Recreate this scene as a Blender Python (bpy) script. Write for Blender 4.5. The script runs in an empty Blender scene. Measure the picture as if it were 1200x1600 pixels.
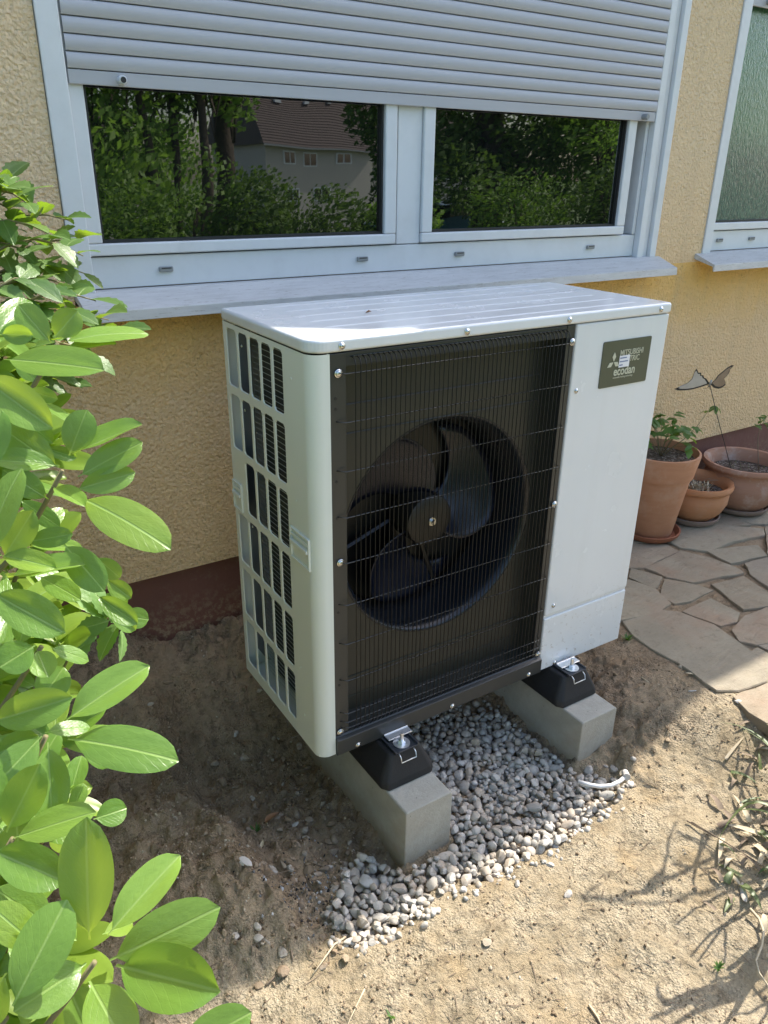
import bpy, bmesh, math, random
import numpy as np
from mathutils import Vector, Matrix, Euler
from mathutils.bvhtree import BVHTree

scn = bpy.context.scene
COL = scn.collection
R = math.radians
rnd = random.Random(7)

# ------------------------------------------------------------------ camera
CAM = dict(loc=(-0.6859, -1.3263, 1.3200), rx=1.1563, rz=-0.5764, roll=0.0138, f=1208.79)
cd = bpy.data.cameras.new('camera')
cam = bpy.data.objects.new('camera', cd); COL.objects.link(cam)
cam.matrix_world = (Matrix.Translation(CAM['loc']) @ Matrix.Rotation(CAM['rz'], 4, 'Z')
                    @ Matrix.Rotation(CAM['rx'], 4, 'X') @ Matrix.Rotation(CAM['roll'], 4, 'Z'))
cd.sensor_fit = 'VERTICAL'; cd.sensor_height = 36.0; cd.sensor_width = 27.0
cd.lens = CAM['f'] / 1600 * 36.0
cd.clip_start = 0.05; cd.clip_end = 2000
scn.camera = cam

# ------------------------------------------------------------------ light
SUN_EL, SUN_AZ = 50.0, 12.5          # azimuth from +X towards +Y (behind the house front)
w = bpy.data.worlds.new('World'); scn.world = w; w.use_nodes = True
nt = w.node_tree; nt.nodes.clear()
sky = nt.nodes.new('ShaderNodeTexSky'); sky.sky_type = 'NISHITA'; sky.sun_disc = False
sky.sun_elevation = R(SUN_EL); sky.sun_rotation = R(90 - SUN_AZ)
sky.air_density = 1.0; sky.dust_density = 2.4; sky.ozone_density = 1.0
bg = nt.nodes.new('ShaderNodeBackground'); bg.inputs['Strength'].default_value = 0.15
wo = nt.nodes.new('ShaderNodeOutputWorld')
nt.links.new(sky.outputs[0], bg.inputs[0]); nt.links.new(bg.outputs[0], wo.inputs[0])
sl = bpy.data.lights.new('sun', 'SUN'); sl.energy = 3.1; sl.angle = R(0.53); sl.color = (1.0, 0.94, 0.85)
sun = bpy.data.objects.new('sun', sl); COL.objects.link(sun)
sd = Vector((math.cos(R(SUN_EL)) * math.cos(R(SUN_AZ)), math.cos(R(SUN_EL)) * math.sin(R(SUN_AZ)), math.sin(R(SUN_EL))))
sun.rotation_euler = sd.to_track_quat('Z', 'Y').to_euler(); sun.location = sd * 20
scn.view_settings.view_transform = 'Standard'; scn.view_settings.look = 'None'
scn.view_settings.exposure = 1.58; scn.view_settings.gamma = 1.0
scn.view_settings.use_curve_mapping = False
scn.cycles.max_bounces = 8; scn.cycles.diffuse_bounces = 4; scn.cycles.glossy_bounces = 4
scn.cycles.transmission_bounces = 4; scn.cycles.sample_clamp_indirect = 6.0
scn.cycles.use_denoising = True

# ------------------------------------------------------------------ helpers
CM = np.array(cam.matrix_world.to_3x3()); CL = np.array(CAM['loc'])
def ray(px, py):
    return CM @ np.array([(px - 600) / CAM['f'], -(py - 800) / CAM['f'], -1.0])
def at_z(px, py, z):
    d = ray(px, py); return CL + (z - CL[2]) / d[2] * d
def at_y(px, py, y):
    d = ray(px, py); return CL + (y - CL[1]) / d[1] * d
def at_d(px, py, dep):
    return CL + ray(px, py) * dep

def hash2(ix, iy, s):
    h = (ix.astype(np.int64) * 374761393 + iy.astype(np.int64) * 668265263 + s * 144665 + 12345) & 0xffffffff
    h = ((h ^ (h >> 13)) * 1274126177) & 0xffffffff
    h = (h ^ (h >> 16)) & 0xffffffff
    return h / 4294967295.0
def vn(x, y, s=0):
    x = np.asarray(x, float); y = np.asarray(y, float)
    ix = np.floor(x); iy = np.floor(y); fx = x - ix; fy = y - iy
    fx = fx * fx * (3 - 2 * fx); fy = fy * fy * (3 - 2 * fy)
    a = hash2(ix, iy, s); b = hash2(ix + 1, iy, s); c = hash2(ix, iy + 1, s); d = hash2(ix + 1, iy + 1, s)
    return (a + (b - a) * fx) * (1 - fy) + (c + (d - c) * fx) * fy
def fbm(x, y, s=0, o=4):
    t = 0; a = 1; n = 0
    for k in range(o):
        t = t + a * (vn(x * 2 ** k, y * 2 ** k, s + k) - .5); n += a; a *= .5
    return t / n * 2
def ss(a, b, x):
    t = np.clip((np.asarray(x, float) - a) / (b - a), 0, 1); return t * t * (3 - 2 * t)

class MB:
    def __init__(s): s.v = []; s.f = []; s.m = []
    def add(s, vs, fs, mi=0):
        b = len(s.v); s.v.extend([tuple(map(float, v)) for v in vs])
        s.f.extend([tuple(b + i for i in f) for f in fs]); s.m.extend([mi] * len(fs)); return s
    def box(s, x0, x1, y0, y1, z0, z1, mi=0):
        return s.add([(x0,y0,z0),(x1,y0,z0),(x1,y1,z0),(x0,y1,z0),(x0,y0,z1),(x1,y0,z1),(x1,y1,z1),(x0,y1,z1)],
                     [(0,3,2,1),(4,5,6,7),(0,1,5,4),(1,2,6,5),(2,3,7,6),(3,0,4,7)], mi)
    def prism(s, poly, axis, a, b, mi=0):
        """poly of 2D points; axis: 'x' -> (y,z), 'y' -> (x,z), 'z' -> (x,y)"""
        n = len(poly)
        def P(p, t):
            return (t, p[0], p[1]) if axis == 'x' else ((p[0], t, p[1]) if axis == 'y' else (p[0], p[1], t))
        vs = [P(p, a) for p in poly] + [P(p, b) for p in poly]
        fs = [tuple(range(n))[::-1], tuple(range(n, 2 * n))] + [(i, (i + 1) % n, n + (i + 1) % n, n + i) for i in range(n)]
        return s.add(vs, fs, mi)
    def tube(s, pts, r, n=6, mi=0, cap=True):
        pts = [Vector(p) for p in pts]; k = len(pts)
        rs = list(r) if hasattr(r, '__len__') else [r] * k
        up = None; vs = []
        for i, p in enumerate(pts):
            t = (pts[min(i + 1, k - 1)] - pts[max(i - 1, 0)])
            if t.length < 1e-9: t = Vector((0, 0, 1))
            t.normalize()
            if up is None:
                up = t.orthogonal().normalized()
            up = (up - t * up.dot(t)); up = up.normalized() if up.length > 1e-6 else t.orthogonal().normalized()
            q = t.cross(up)
            for j in range(n):
                a = 2 * math.pi * j / n
                vs.append(p + (up * math.cos(a) + q * math.sin(a)) * rs[i])
        fs = [(i * n + j, i * n + (j + 1) % n, (i + 1) * n + (j + 1) % n, (i + 1) * n + j) for i in range(k - 1) for j in range(n)]
        if cap: fs += [tuple(range(n))[::-1], tuple((k - 1) * n + j for j in range(n))]
        return s.add(vs, fs, mi)
    def lathe(s, prof, c=(0,0,0), n=32, axis='z', mi=0, wob=0, a0=0, a1=2*math.pi):
        vs = []; full = abs(a1 - a0 - 2 * math.pi) < 1e-6; m = n if full else n + 1
        for (r_, h) in prof:
            for j in range(m):
                a = a0 + (a1 - a0) * j / n
                rr = r_ * (1 + wob * math.sin(3 * a + h * 20))
                if axis == 'z': vs.append((c[0] + rr * math.cos(a), c[1] + rr * math.sin(a), c[2] + h))
                else: vs.append((c[0] + rr * math.cos(a), c[1] + h, c[2] + rr * math.sin(a)))
        k = len(prof)
        fs = [(i * m + j, i * m + (j + 1) % m, (i + 1) * m + (j + 1) % m, (i + 1) * m + j)
              for i in range(k - 1) for j in range(n if full else n)]
        return s.add(vs, fs, mi)
    def build(s, name, mats, parent=None, smooth=False, bevel=0, seg=2, angle=35, recalc=True, loc=None, rot=None):
        me = bpy.data.meshes.new(name); me.from_pydata(s.v, [], s.f)
        mats = mats if isinstance(mats, (list, tuple)) else [mats]
        for m in mats: me.materials.append(m)
        if len(mats) > 1: me.polygons.foreach_set('material_index', s.m)
        if recalc:
            bm = bmesh.new(); bm.from_mesh(me); bmesh.ops.recalc_face_normals(bm, faces=bm.faces); bm.to_mesh(me); bm.free()
        if smooth: me.polygons.foreach_set('use_smooth', [True] * len(me.polygons))
        me.update()
        o = bpy.data.objects.new(name, me); COL.objects.link(o)
        if bevel:
            b = o.modifiers.new('bevel', 'BEVEL'); b.width = bevel; b.segments = seg; b.limit_method = 'ANGLE'; b.angle_limit = R(angle)
            b.harden_normals = False
        if parent: o.parent = parent
        if loc is not None: o.location = loc
        if rot is not None: o.rotation_euler = rot
        return o
def tag(o, label=None, cat=None, group=None, kind=None):
    if label: o['label'] = label
    if cat: o['category'] = cat
    if group: o['group'] = group
    if kind: o['kind'] = kind
    return o
def empty(name, loc=(0,0,0), rz=0, parent=None):
    o = bpy.data.objects.new(name, None); COL.objects.link(o); o.empty_display_size = .05
    o.location = loc; o.rotation_euler = (0, 0, rz)
    if parent: o.parent = parent
    return o
def inst(name, me, parent=None, mw=None, loc=None):
    o = bpy.data.objects.new(name, me); COL.objects.link(o)
    if parent: o.parent = parent
    if mw is not None: o.matrix_basis = mw
    if loc is not None: o.location = loc
    return o

# ------------------------------------------------------------------ materials
class M:
    def __init__(s, name, base=(.5,.5,.5), rough=.5, metal=0, spec=.5, coat=0):
        s.m = bpy.data.materials.new(name); s.m.use_nodes = True; s.t = s.m.node_tree; s.n = s.t.nodes
        s.b = s.n['Principled BSDF']; s.out = s.n['Material Output']
        s.b.inputs['Base Color'].default_value = (*base, 1); s.b.inputs['Roughness'].default_value = rough
        s.b.inputs['Metallic'].default_value = metal; s.b.inputs['Specular IOR Level'].default_value = spec
        s.b.inputs['Coat Weight'].default_value = coat
        s.tc = s.n.new('ShaderNodeTexCoord'); s.co = s.tc.outputs['Object']
    def l(s, a, b): s.t.links.new(a, b)
    def noise(s, scale, detail=4, rough=.55, co=None, dist=0, out='Fac'):
        n = s.n.new('ShaderNodeTexNoise'); n.inputs['Scale'].default_value = scale; n.inputs['Detail'].default_value = detail
        n.inputs['Roughness'].default_value = rough; n.inputs['Distortion'].default_value = dist
        s.l(co or s.co, n.inputs['Vector']); return n.outputs[out]
    def vor(s, scale, feat='F1', co=None, out='Distance', rand=1):
        n = s.n.new('ShaderNodeTexVoronoi'); n.feature = feat; n.inputs['Scale'].default_value = scale
        n.inputs['Randomness'].default_value = rand
        s.l(co or s.co, n.inputs['Vector']); return n.outputs[out]
    def ramp(s, fac, stops, interp='LINEAR'):
        n = s.n.new('ShaderNodeValToRGB'); e = n.color_ramp.elements; n.color_ramp.interpolation = interp
        while len(e) < len(stops): e.new(.5)
        for k, (p, c) in enumerate(stops):
            e[k].position = p; c = c if hasattr(c, '__len__') else (c, c, c); e[k].color = (*c, 1)
        s.l(fac, n.inputs[0]); return n.outputs[0]
    def mix(s, fac, a, b, mode='MIX'):
        n = s.n.new('ShaderNodeMix'); n.data_type = 'RGBA'; n.blend_type = mode
        for sock, v in ((n.inputs[0], fac), (n.inputs[6], a), (n.inputs[7], b)):
            if isinstance(v, bpy.types.NodeSocket): s.l(v, sock)
            elif hasattr(v, '__len__'): sock.default_value = (*v, 1)
            else: sock.default_value = v
        return n.outputs[2]
    def math(s, op, a, b=0, c=0):
        n = s.n.new('ShaderNodeMath'); n.operation = op
        for k, v in enumerate((a, b, c)):
            if isinstance(v, bpy.types.NodeSocket): s.l(v, n.inputs[k])
            else: n.inputs[k].default_value = v
        return n.outputs[0]
    def sep(s, co=None):
        n = s.n.new('ShaderNodeSeparateXYZ'); s.l(co or s.co, n.inputs[0]); return n.outputs
    def rand(s):
        return s.n.new('ShaderNodeObjectInfo').outputs['Random']
    def color(s, c): s.l(c, s.b.inputs['Base Color']); return s
    def roughness(s, c): s.l(c, s.b.inputs['Roughness']); return s
    def bump(s, h, dist=.002, strength=1, prev=None):
        n = s.n.new('ShaderNodeBump'); n.inputs['Distance'].default_value = dist; n.inputs['Strength'].default_value = strength
        s.l(h, n.inputs['Height'])
        if prev is not None: s.l(prev, n.inputs['Normal'])
        s.l(n.outputs[0], s.b.inputs['Normal']); return n.outputs[0]

MT = {}
# white powder-coated sheet
m = M('white_enamel', (.66,.72,.77), .22, spec=.5, coat=.2)
m.color(m.mix(m.ramp(m.noise(3, 5), [(.35, 0), (.75, 1)]), (.67,.69,.70), (.64,.66,.67)))
pe = m.n.new('ShaderNodeNewGeometry').outputs['Position']; pz_ = m.sep(pe)[2]
splash = m.math('MULTIPLY', m.ramp(m.noise(90, 5, .7, co=pe), [(.60, 0), (.66, 1)]), m.ramp(pz_, [(.02, .65), (.30, 0)]))
mp = m.n.new('ShaderNodeMapping'); mp.inputs['Scale'].default_value = (22, 22, 1.1); m.l(pe, mp.inputs[0])
film = m.math('MULTIPLY', m.ramp(m.noise(1, 6, .65, co=mp.outputs[0]), [(.48, 0), (.75, 1)]), .08)
cl0 = m.b.inputs['Base Color'].links[0].from_socket
c = m.mix(film, cl0, (.42,.40,.36)); m.color(m.mix(splash, c, (.30,.23,.16)))
m.roughness(m.ramp(m.noise(9, 5), [(.3, .16), (.7, .30)]))
m.bump(m.noise(5, 2), .0015, .35)
MT['enamel'] = m.m
m = M('white_side_enamel', (.66,.69,.63), .42)
m.bump(m.noise(300, 2), .0002, .4)
MT['enamel_side'] = m.m
# window PVC
m = M('white_pvc', (.74,.77,.80), .35)
n_ = m.noise(14, 6, .6); m.color(m.mix(m.ramp(n_, [(.45, 0), (.8, 1)]), (.63,.65,.665), (.57,.585,.595)))
MT['pvc'] = m.m
m = M('weathered_white_paint', (.62,.63,.65), .55)
mp = m.n.new('ShaderNodeMapping'); mp.inputs['Scale'].default_value = (1, 7, 7); m.l(m.co, mp.inputs[0])
a = m.ramp(m.noise(9, 8, .7, co=mp.outputs[0]), [(.44, 0), (.66, 1)])
b = m.ramp(m.noise(30, 6, .75, co=mp.outputs[0]), [(.58, 0), (.64, 1)])
c = m.mix(a, (.52,.52,.51), (.43,.43,.42)); m.color(m.mix(m.math('MULTIPLY', b, .75), c, (.26,.23,.20)))
m.bump(m.noise(60, 5), .001, .4); MT['sill'] = m.m
m = M('shutter_grey', (.47,.49,.53), .45)
mp = m.n.new('ShaderNodeMapping'); mp.inputs['Scale'].default_value = (1, 1, 25); m.l(m.co, mp.inputs[0])
a = m.noise(4, 6, .6, co=mp.outputs[0])
m.color(m.mix(a, (.37,.375,.395), (.42,.425,.445))); m.roughness(m.ramp(m.noise(6,4), [(.3,.34),(.7,.52)])); MT['shutter'] = m.m
m = M('dark_rubber_seal', (.015,.015,.016), .5); MT['seal'] = m.m
m = M('grey_plastic', (.24,.25,.25), .45); MT['greyplastic'] = m.m
# glass: coated double glazing over a dark room
def glass(name, base, ior, rough=.0, wob=.0):
    m = M(name, base, rough, spec=.5); m.b.inputs['IOR'].default_value = ior
    if wob: m.bump(m.noise(1.6, 2), wob, 1)
    return m
m = glass('window_glass', (.004,.005,.005), 2.3, 0.012, .003); MT['glass'] = m.m
m = glass('textured_privacy_glass', (.07,.14,.12), 1.9, .14)
mp = m.n.new('ShaderNodeMapping'); mp.inputs['Scale'].default_value = (1, 1, .35); m.l(m.co, mp.inputs[0])
h = m.noise(140, 4, .6, co=mp.outputs[0], dist=.5)
g = m.sep()
gz = m.ramp(m.math('ADD', m.math('SUBTRACT', g[2], 1.72), m.math('MULTIPLY', m.noise(3,3), .3)), [(.1, 0), (.25, 1)])
cc = m.mix(gz, (.030,.065,.075), (.045,.13,.085))
m.color(m.mix(m.ramp(h, [(.45,0),(.75,1)]), cc, (.12,.21,.17))); m.bump(h, .0014, 1); MT['privacy'] = m.m
# stucco
m = M('ochre_stucco', (.46,.33,.19), .9, spec=.15)
h1 = m.vor(120, 'SMOOTH_F1'); h2 = m.noise(82, 5, .62, dist=.8); h3 = m.noise(230, 4, .6)
hh = m.math('ADD', m.math('MULTIPLY', h2, 1.0), m.math('ADD', m.math('MULTIPLY', h1, .6), m.math('MULTIPLY', h3, .22)))
sx = m.sep()
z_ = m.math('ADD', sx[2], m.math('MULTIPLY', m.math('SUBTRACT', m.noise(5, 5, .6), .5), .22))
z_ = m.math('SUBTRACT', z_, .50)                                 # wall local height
fade = m.ramp(z_, [(.50, 0), (.79, 1)])                          # more saturated orange towards sill height
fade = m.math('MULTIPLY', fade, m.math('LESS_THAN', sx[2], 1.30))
c = m.mix(m.noise(2.2, 5), (.85,.61,.345), (.81,.58,.325))
c = m.mix(m.ramp(m.noise(14, 5, .7), [(.5, 0), (.8, .45)]), c, (.88,.68,.44))
up = m.ramp(m.math('SUBTRACT', sx[2], 1.2), [(0, 0), (.5, 1)])
c = m.mix(m.math('MULTIPLY', up, .45), c, (.86,.71,.49))
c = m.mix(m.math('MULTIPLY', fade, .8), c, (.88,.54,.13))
dirt = m.ramp(m.noise(7, 7, .75), [(.62, 0), (.75, .35)]); c = m.mix(dirt, c, (.42,.31,.20))
spots = m.ramp(m.noise(60, 2), [(.74, 0), (.77, .7)]); c = m.mix(spots, c, (.20,.13,.08))
mp = m.n.new('ShaderNodeMapping'); mp.inputs['Scale'].default_value = (9, 9, .8); m.l(m.co, mp.inputs[0])
c = m.mix(m.ramp(m.noise(1, 6, .65, co=mp.outputs[0]), [(.52, 0), (.78, .35)]), c, (.50,.40,.27))
spl = m.math('MULTIPLY', m.ramp(m.noise(70, 5, .7), [(.56, 0), (.64, 1)]), m.ramp(sx[2], [(.48, .55), (.82, 0)])); c = m.mix(spl, c, (.33,.23,.14))
pit = m.ramp(h2, [(.28, .72), (.42, 1)]); c = m.mix(1.0, c, pit, 'MULTIPLY')
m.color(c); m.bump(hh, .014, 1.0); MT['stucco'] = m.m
m = M('plinth_paint', (.155,.060,.042), .75)
c = m.mix(m.noise(5, 6), (.17,.068,.048), (.13,.055,.042))
dz = m.sep()[2]
c = m.mix(m.math('MULTIPLY', m.ramp(m.noise(24, 8, .75), [(.55, 0), (.70, 1)]), .5), c, (.22,.15,.10))
c = m.mix(m.math('MULTIPLY', m.ramp(m.noise(55, 6, .75), [(.48, 0), (.60, 1)]), m.ramp(dz, [(.28, .9), (.42, 0)])), c, (.30,.22,.14))
m.color(c); m.bump(m.noise(30, 5), .003, .6); MT['plinth'] = m.m
# ground
def soil_mat(name):
    m = M(name, (.4,.3,.2), .95, spec=.15)
    p = m.n.new('ShaderNodeNewGeometry').outputs['Position']; s = m.sep(p)
    base = m.mix(m.ramp(m.noise(2.6, 8, .62, co=p), [(.3, 0), (.7, 1)]), (.375,.295,.185), (.475,.39,.262))
    base = m.mix(m.ramp(m.noise(9, 6, .65, co=p), [(.42, 0), (.62, .8)]), base, (.52,.44,.31))
    base = m.mix(m.ramp(m.noise(5.2, 7, .7, co=p), [(.52, 0), (.66, .6)]), base, (.40,.285,.15))
    # freshly dug, darker earth round the unit and up to the wall
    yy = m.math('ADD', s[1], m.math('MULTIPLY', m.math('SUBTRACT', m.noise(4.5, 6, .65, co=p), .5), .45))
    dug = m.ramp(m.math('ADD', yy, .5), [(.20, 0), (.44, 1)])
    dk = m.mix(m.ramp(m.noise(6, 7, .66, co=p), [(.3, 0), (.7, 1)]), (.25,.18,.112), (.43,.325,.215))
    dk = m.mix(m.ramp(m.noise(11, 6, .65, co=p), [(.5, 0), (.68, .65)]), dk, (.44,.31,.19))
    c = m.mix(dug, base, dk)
    crumbs = m.vor(240, co=p, out='Color'); cr = m.n.new('ShaderNodeSeparateColor'); m.l(crumbs, cr.inputs[0])
    patch = m.ramp(m.noise(9, 4, .6, co=p), [(.45, 0), (.6, 1)])
    c = m.mix(m.math('MULTIPLY', patch, m.ramp(cr.outputs[0], [(.0, 0), (.86, 0), (.99, .35)])), c, (.60,.50,.38))
    c = m.mix(m.math('MULTIPLY', patch, m.ramp(cr.outputs[1], [(.0, 0), (.84, 0), (.98, .5)])), c, (.09,.06,.035))
    ch = m.ramp(m.noise(30, 8, .74, co=p), [(.36, .58), (.5, 1), (.7, 1.0)])
    c = m.mix(1.0, c, ch, 'MULTIPLY'); m.color(c)
    v1 = m.vor(170, co=p); v2 = m.noise(42, 9, .68, co=p); v3 = m.noise(330, 4, .6, co=p)
    m.bump(m.math('ADD', m.math('MULTIPLY', m.math('MULTIPLY', v1, patch), .35), m.math('ADD', m.math('MULTIPLY', v2, 1.3), m.math('MULTIPLY', v3, .16))), .020, 1)
    return m.m
MT['soil'] = soil_mat('dry_clay_soil')
m = M('loose_crumb', (.4,.3,.2), .95, spec=.15)
rr = m.rand(); p = m.n.new('ShaderNodeNewGeometry').outputs['Position']
c = m.ramp(m.vor(35, co=p, out='Color'), [(.2, (.15,.105,.065)), (.5, (.30,.225,.145)), (.75, (.38,.30,.205)), (.95, (.46,.41,.33))])
m.color(c); m.bump(m.noise(200, 4), .002, .6); MT['crumb'] = m.m
# pebble: colour per object, and by place for the joined ones
def pebble_mat(name, per_obj):
    m = M(name, (.4,.4,.4), .62, spec=.35)
    p = m.n.new('ShaderNodeNewGeometry').outputs['Position']
    if per_obj: r_ = m.rand()
    else:
        r_ = m.n.new('ShaderNodeNewGeometry').outputs['Random Per Island']
    c = m.ramp(r_, [(0, (.29,.265,.225)), (.10, (.40,.37,.32)), (.2, (.34,.315,.27)), (.32, (.48,.44,.38)), (.44, (.40,.335,.26)),
                    (.52, (.37,.355,.32)), (.62, (.44,.38,.30)), (.70, (.60,.555,.49)), (.78, (.34,.285,.22)), (.86, (.45,.425,.38)), (.94, (.50,.44,.36))], 'CONSTANT')
    ns = m.noise(55, 7, .7, co=p); c = m.mix(m.ramp(ns, [(.42, 0), (.68, .55)]), c, (.51,.475,.415))
    c = m.mix(m.ramp(m.noise(34, 6, .7, co=p, dist=1.8), [(.56, 0), (.61, .5)]), c, (.14,.12,.10))
    c = m.mix(m.ramp(m.noise(12, 3, co=p), [(.52, 0), (.7, .45)]), c, (.42,.30,.18))
    m.color(c); m.bump(m.noise(160, 5, .6, co=p), .0012, .7); return m.m
MT['pebble'] = pebble_mat('pebble_stone', True); MT['pebbles'] = pebble_mat('pebble_stone_mass', False)
m = M('dusty_stone', (.3,.25,.2), .9, spec=.15); p = m.n.new('ShaderNodeNewGeometry').outputs['Position']; ri = m.n.new('ShaderNodeNewGeometry').outputs['Random Per Island']
c = m.ramp(ri, [(0, (.22,.17,.115)), (.3, (.30,.25,.19)), (.55, (.26,.20,.14)), (.75, (.38,.34,.28)), (.88, (.48,.45,.40)), (.95, (.20,.16,.12))], 'CONSTANT')
c = m.mix(m.ramp(m.noise(45, 6, .7, co=p), [(.42, 0), (.6, .8)]), c, (.25,.18,.115)); m.color(c); m.bump(m.noise(150, 5, co=p), .002, .8); MT['dusty'] = m.m
m = M('pale_pebble', (.5,.46,.4), .7); m.color(m.mix(m.noise(60,5), (.56,.52,.46), (.40,.34,.27))); m.bump(m.noise(150,4), .001, .5); MT['palepebble'] = m.m
m = M('grey_concrete', (.30,.30,.28), .9, spec=.2)
n1 = m.noise(9, 8, .65); c = m.mix(m.ramp(n1, [(.3,0),(.7,1)]), (.31,.30,.255), (.44,.42,.365))
c = m.mix(m.ramp(m.noise(4, 5, .6), [(.52,0),(.7,.6)]), c, (.27,.215,.145))
pz = m.sep()[2]
c = m.mix(m.ramp(m.vor(150), [(.05,.6),(.14,0)]), c, (.12,.12,.11))
low = m.ramp(m.math('ADD', m.math('ADD', pz, .20), m.math('MULTIPLY', m.noise(18, 5), .06)), [(.03, 1), (.115, 0)]); c = m.mix(m.math('MULTIPLY', low, .8), c, (.27,.20,.125))
c = m.mix(m.ramp(m.vor(38, out='Distance'), [(.045, .8), (.07, 0)]), c, (.09,.085,.075))
m.color(c); m.bump(m.math('ADD', m.noise(120, 6, .7), m.math('MULTIPLY', m.noise(14, 4), .8)), .003, .7); MT['concrete'] = m.m
def stone_mat():
    m = M('quartzite_flagstone', (.25,.23,.20), .8, spec=.3)
    p = m.n.new('ShaderNodeNewGeometry').outputs['Position']; r_ = m.rand()
    c = m.ramp(r_, [(0, (.28,.235,.165)), (.2, (.25,.215,.155)), (.4, (.33,.285,.205)), (.6, (.26,.21,.145)), (.8, (.31,.235,.165)), (1, (.245,.215,.17))])
    c = m.mix(m.ramp(m.noise(7, 8, .68, co=p, dist=.6), [(.35, 0), (.7, .7)]), c, (.36,.31,.225))
    c = m.mix(m.ramp(m.noise(3.6, 6, .6, co=p), [(.55, 0), (.72, .45)]), c, (.33,.20,.13))
    c = m.mix(m.ramp(m.noise(22, 8, .75, co=p), [(.55, 0), (.68, .65)]), c, (.155,.115,.075))
    m.color(c)
    mp = m.n.new('ShaderNodeMapping'); mp.inputs['Rotation'].default_value = (0,0,.6); mp.inputs['Scale'].default_value = (1,3.2,1); m.l(p, mp.inputs[0])
    m.bump(m.math('ADD', m.noise(16, 8, .7, co=mp.outputs[0]), m.math('MULTIPLY', m.noise(120, 4, co=p), .15)), .010, .8)
    m.roughness(m.ramp(m.noise(30,5,co=p), [(.3,.55),(.7,.9)])); return m.m
MT['flag'] = stone_mat()
def clay(name, c0, c1, c2, amt=.5):
    m = M(name, c0, .85, spec=.2); s = m.sep()
    mp = m.n.new('ShaderNodeMapping'); mp.inputs['Scale'].default_value = (1,1,6); m.l(m.co, mp.inputs[0])
    c = m.mix(m.noise(11, 7, .6, co=mp.outputs[0]), c0, c1)
    c = m.mix(m.math('MULTIPLY', m.ramp(m.noise(9, 8, .7), [(.5, 0), (.72, 1)]), amt), c, c2)
    m.color(c); m.bump(m.noise(40, 5, .6, co=mp.outputs[0]), .0015, .5); return m.m
MT['clay1'] = clay('terracotta_warm', (.50,.255,.145), (.40,.19,.10), (.54,.37,.26), .5)
MT['clay2'] = clay('terracotta_orange', (.52,.255,.13), (.42,.19,.09), (.50,.33,.22), .4)
MT['clay3'] = clay('terracotta_weathered', (.42,.24,.16), (.34,.18,.12), (.56,.47,.41), .8)
MT['claysaucer'] = clay('terracotta_saucer', (.30,.115,.06), (.25,.10,.055), (.33,.2,.14), .3)
MT['claysaucer_grey'] = clay('terracotta_saucer_limed', (.24,.20,.17), (.28,.18,.13), (.36,.33,.30), .7)
m = M('potting_soil', (.05,.035,.025), .95); c = m.ramp(m.vor(130, out='Color'), [(.2, (.035,.024,.017)), (.6, (.10,.07,.05)), (.9, (.28,.25,.22))])
m.color(c); m.bump(m.noise(90,6,.7), .008, 1); MT['potsoil'] = m.m
m = M('grille_frame_paint', (.030,.032,.031), .34); m.bump(m.noise(200,2), .0002, .3); MT['darkmetal'] = m.m
m = M('recess_black', (.026,.028,.023), .34); MT['recess'] = m.m
m = M('duct_black', (.005,.005,.005), .4); MT['duct'] = m.m
m = M('bellmouth_paint', (.010,.013,.018), .26); MT['bell'] = m.m
m = M('fan_plastic', (.006,.008,.017), .27, spec=.45); MT['fan'] = m.m
m = M('fan_hub_plastic', (.009,.008,.006), .45); MT['hub'] = m.m
m = M('grille_wire', (.003,.003,.003), .42, spec=.35); MT['wire'] = m.m
m = M('cross_wire_gloss', (.02,.02,.022), .16, spec=.9); MT['wire2'] = m.m
m = M('stainless', (.62,.62,.60), .25, metal=1); MT['steel'] = m.m
m = M('zinc_bright', (.78,.80,.82), .32, metal=.85); MT['zinc'] = m.m
m = M('coil_fin_dark', (.020,.030,.030), .6); mp = m.n.new('ShaderNodeMapping'); m.l(m.co, mp.inputs[0])
wv = m.n.new('ShaderNodeTexWave'); wv.wave_type = 'BANDS'; wv.bands_direction = 'Y'; wv.inputs['Scale'].default_value = 110; m.l(m.co, wv.inputs[0])
m.color(m.ramp(wv.outputs[0], [(.2,(.008,.012,.012)),(.9,(.035,.050,.050))])); MT['coil'] = m.m
m = M('guard_wire_grey', (.42,.48,.46), .4, metal=.4); MT['guard'] = m.m
m = M('inner_plate_blue', (.085,.105,.135), .35, metal=.5); MT['innerplate'] = m.m
m = M('black_rubber', (.012,.012,.013), .62)
m.color(m.mix(m.ramp(m.noise(25, 6, .7), [(.5,0),(.75,.25)]), (.011,.011,.012), (.05,.045,.04))); m.bump(m.noise(260,3), .0006, .7); MT['rubber'] = m.m
m = M('channel_steel_dark', (.035,.040,.050), .35, metal=.3); MT['channel'] = m.m
m = M('badge_olive', (.070,.078,.050), .38); MT['badge'] = m.m
m = M('badge_print_pale', (.50,.50,.38), .5); MT['print'] = m.m
m = M('sticker_white', (.72,.72,.76), .5); MT['sticker'] = m.m
m = M('sticker_ink', (.13,.18,.32), .5); MT['ink'] = m.m
m = M('hose_white', (.62,.62,.62), .35); MT['hose'] = m.m
m = M('ash_crumb', (.3,.3,.3), .9); m.color(m.ramp(m.n.new('ShaderNodeNewGeometry').outputs['Random Per Island'], [(0, (.02,.02,.022)), (.3, (.12,.12,.12)), (.5, (.28,.27,.26)), (.7, (.05,.045,.04)), (.82, (.50,.50,.50)), (.93, (.22,.17,.12))], 'CONSTANT')); MT['ash'] = m.m
m = M('plaster_chunk', (.55,.54,.52), .9); m.color(m.mix(m.noise(60,6,.7), (.62,.61,.60), (.33,.28,.22))); MT['chunk'] = m.m
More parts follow.
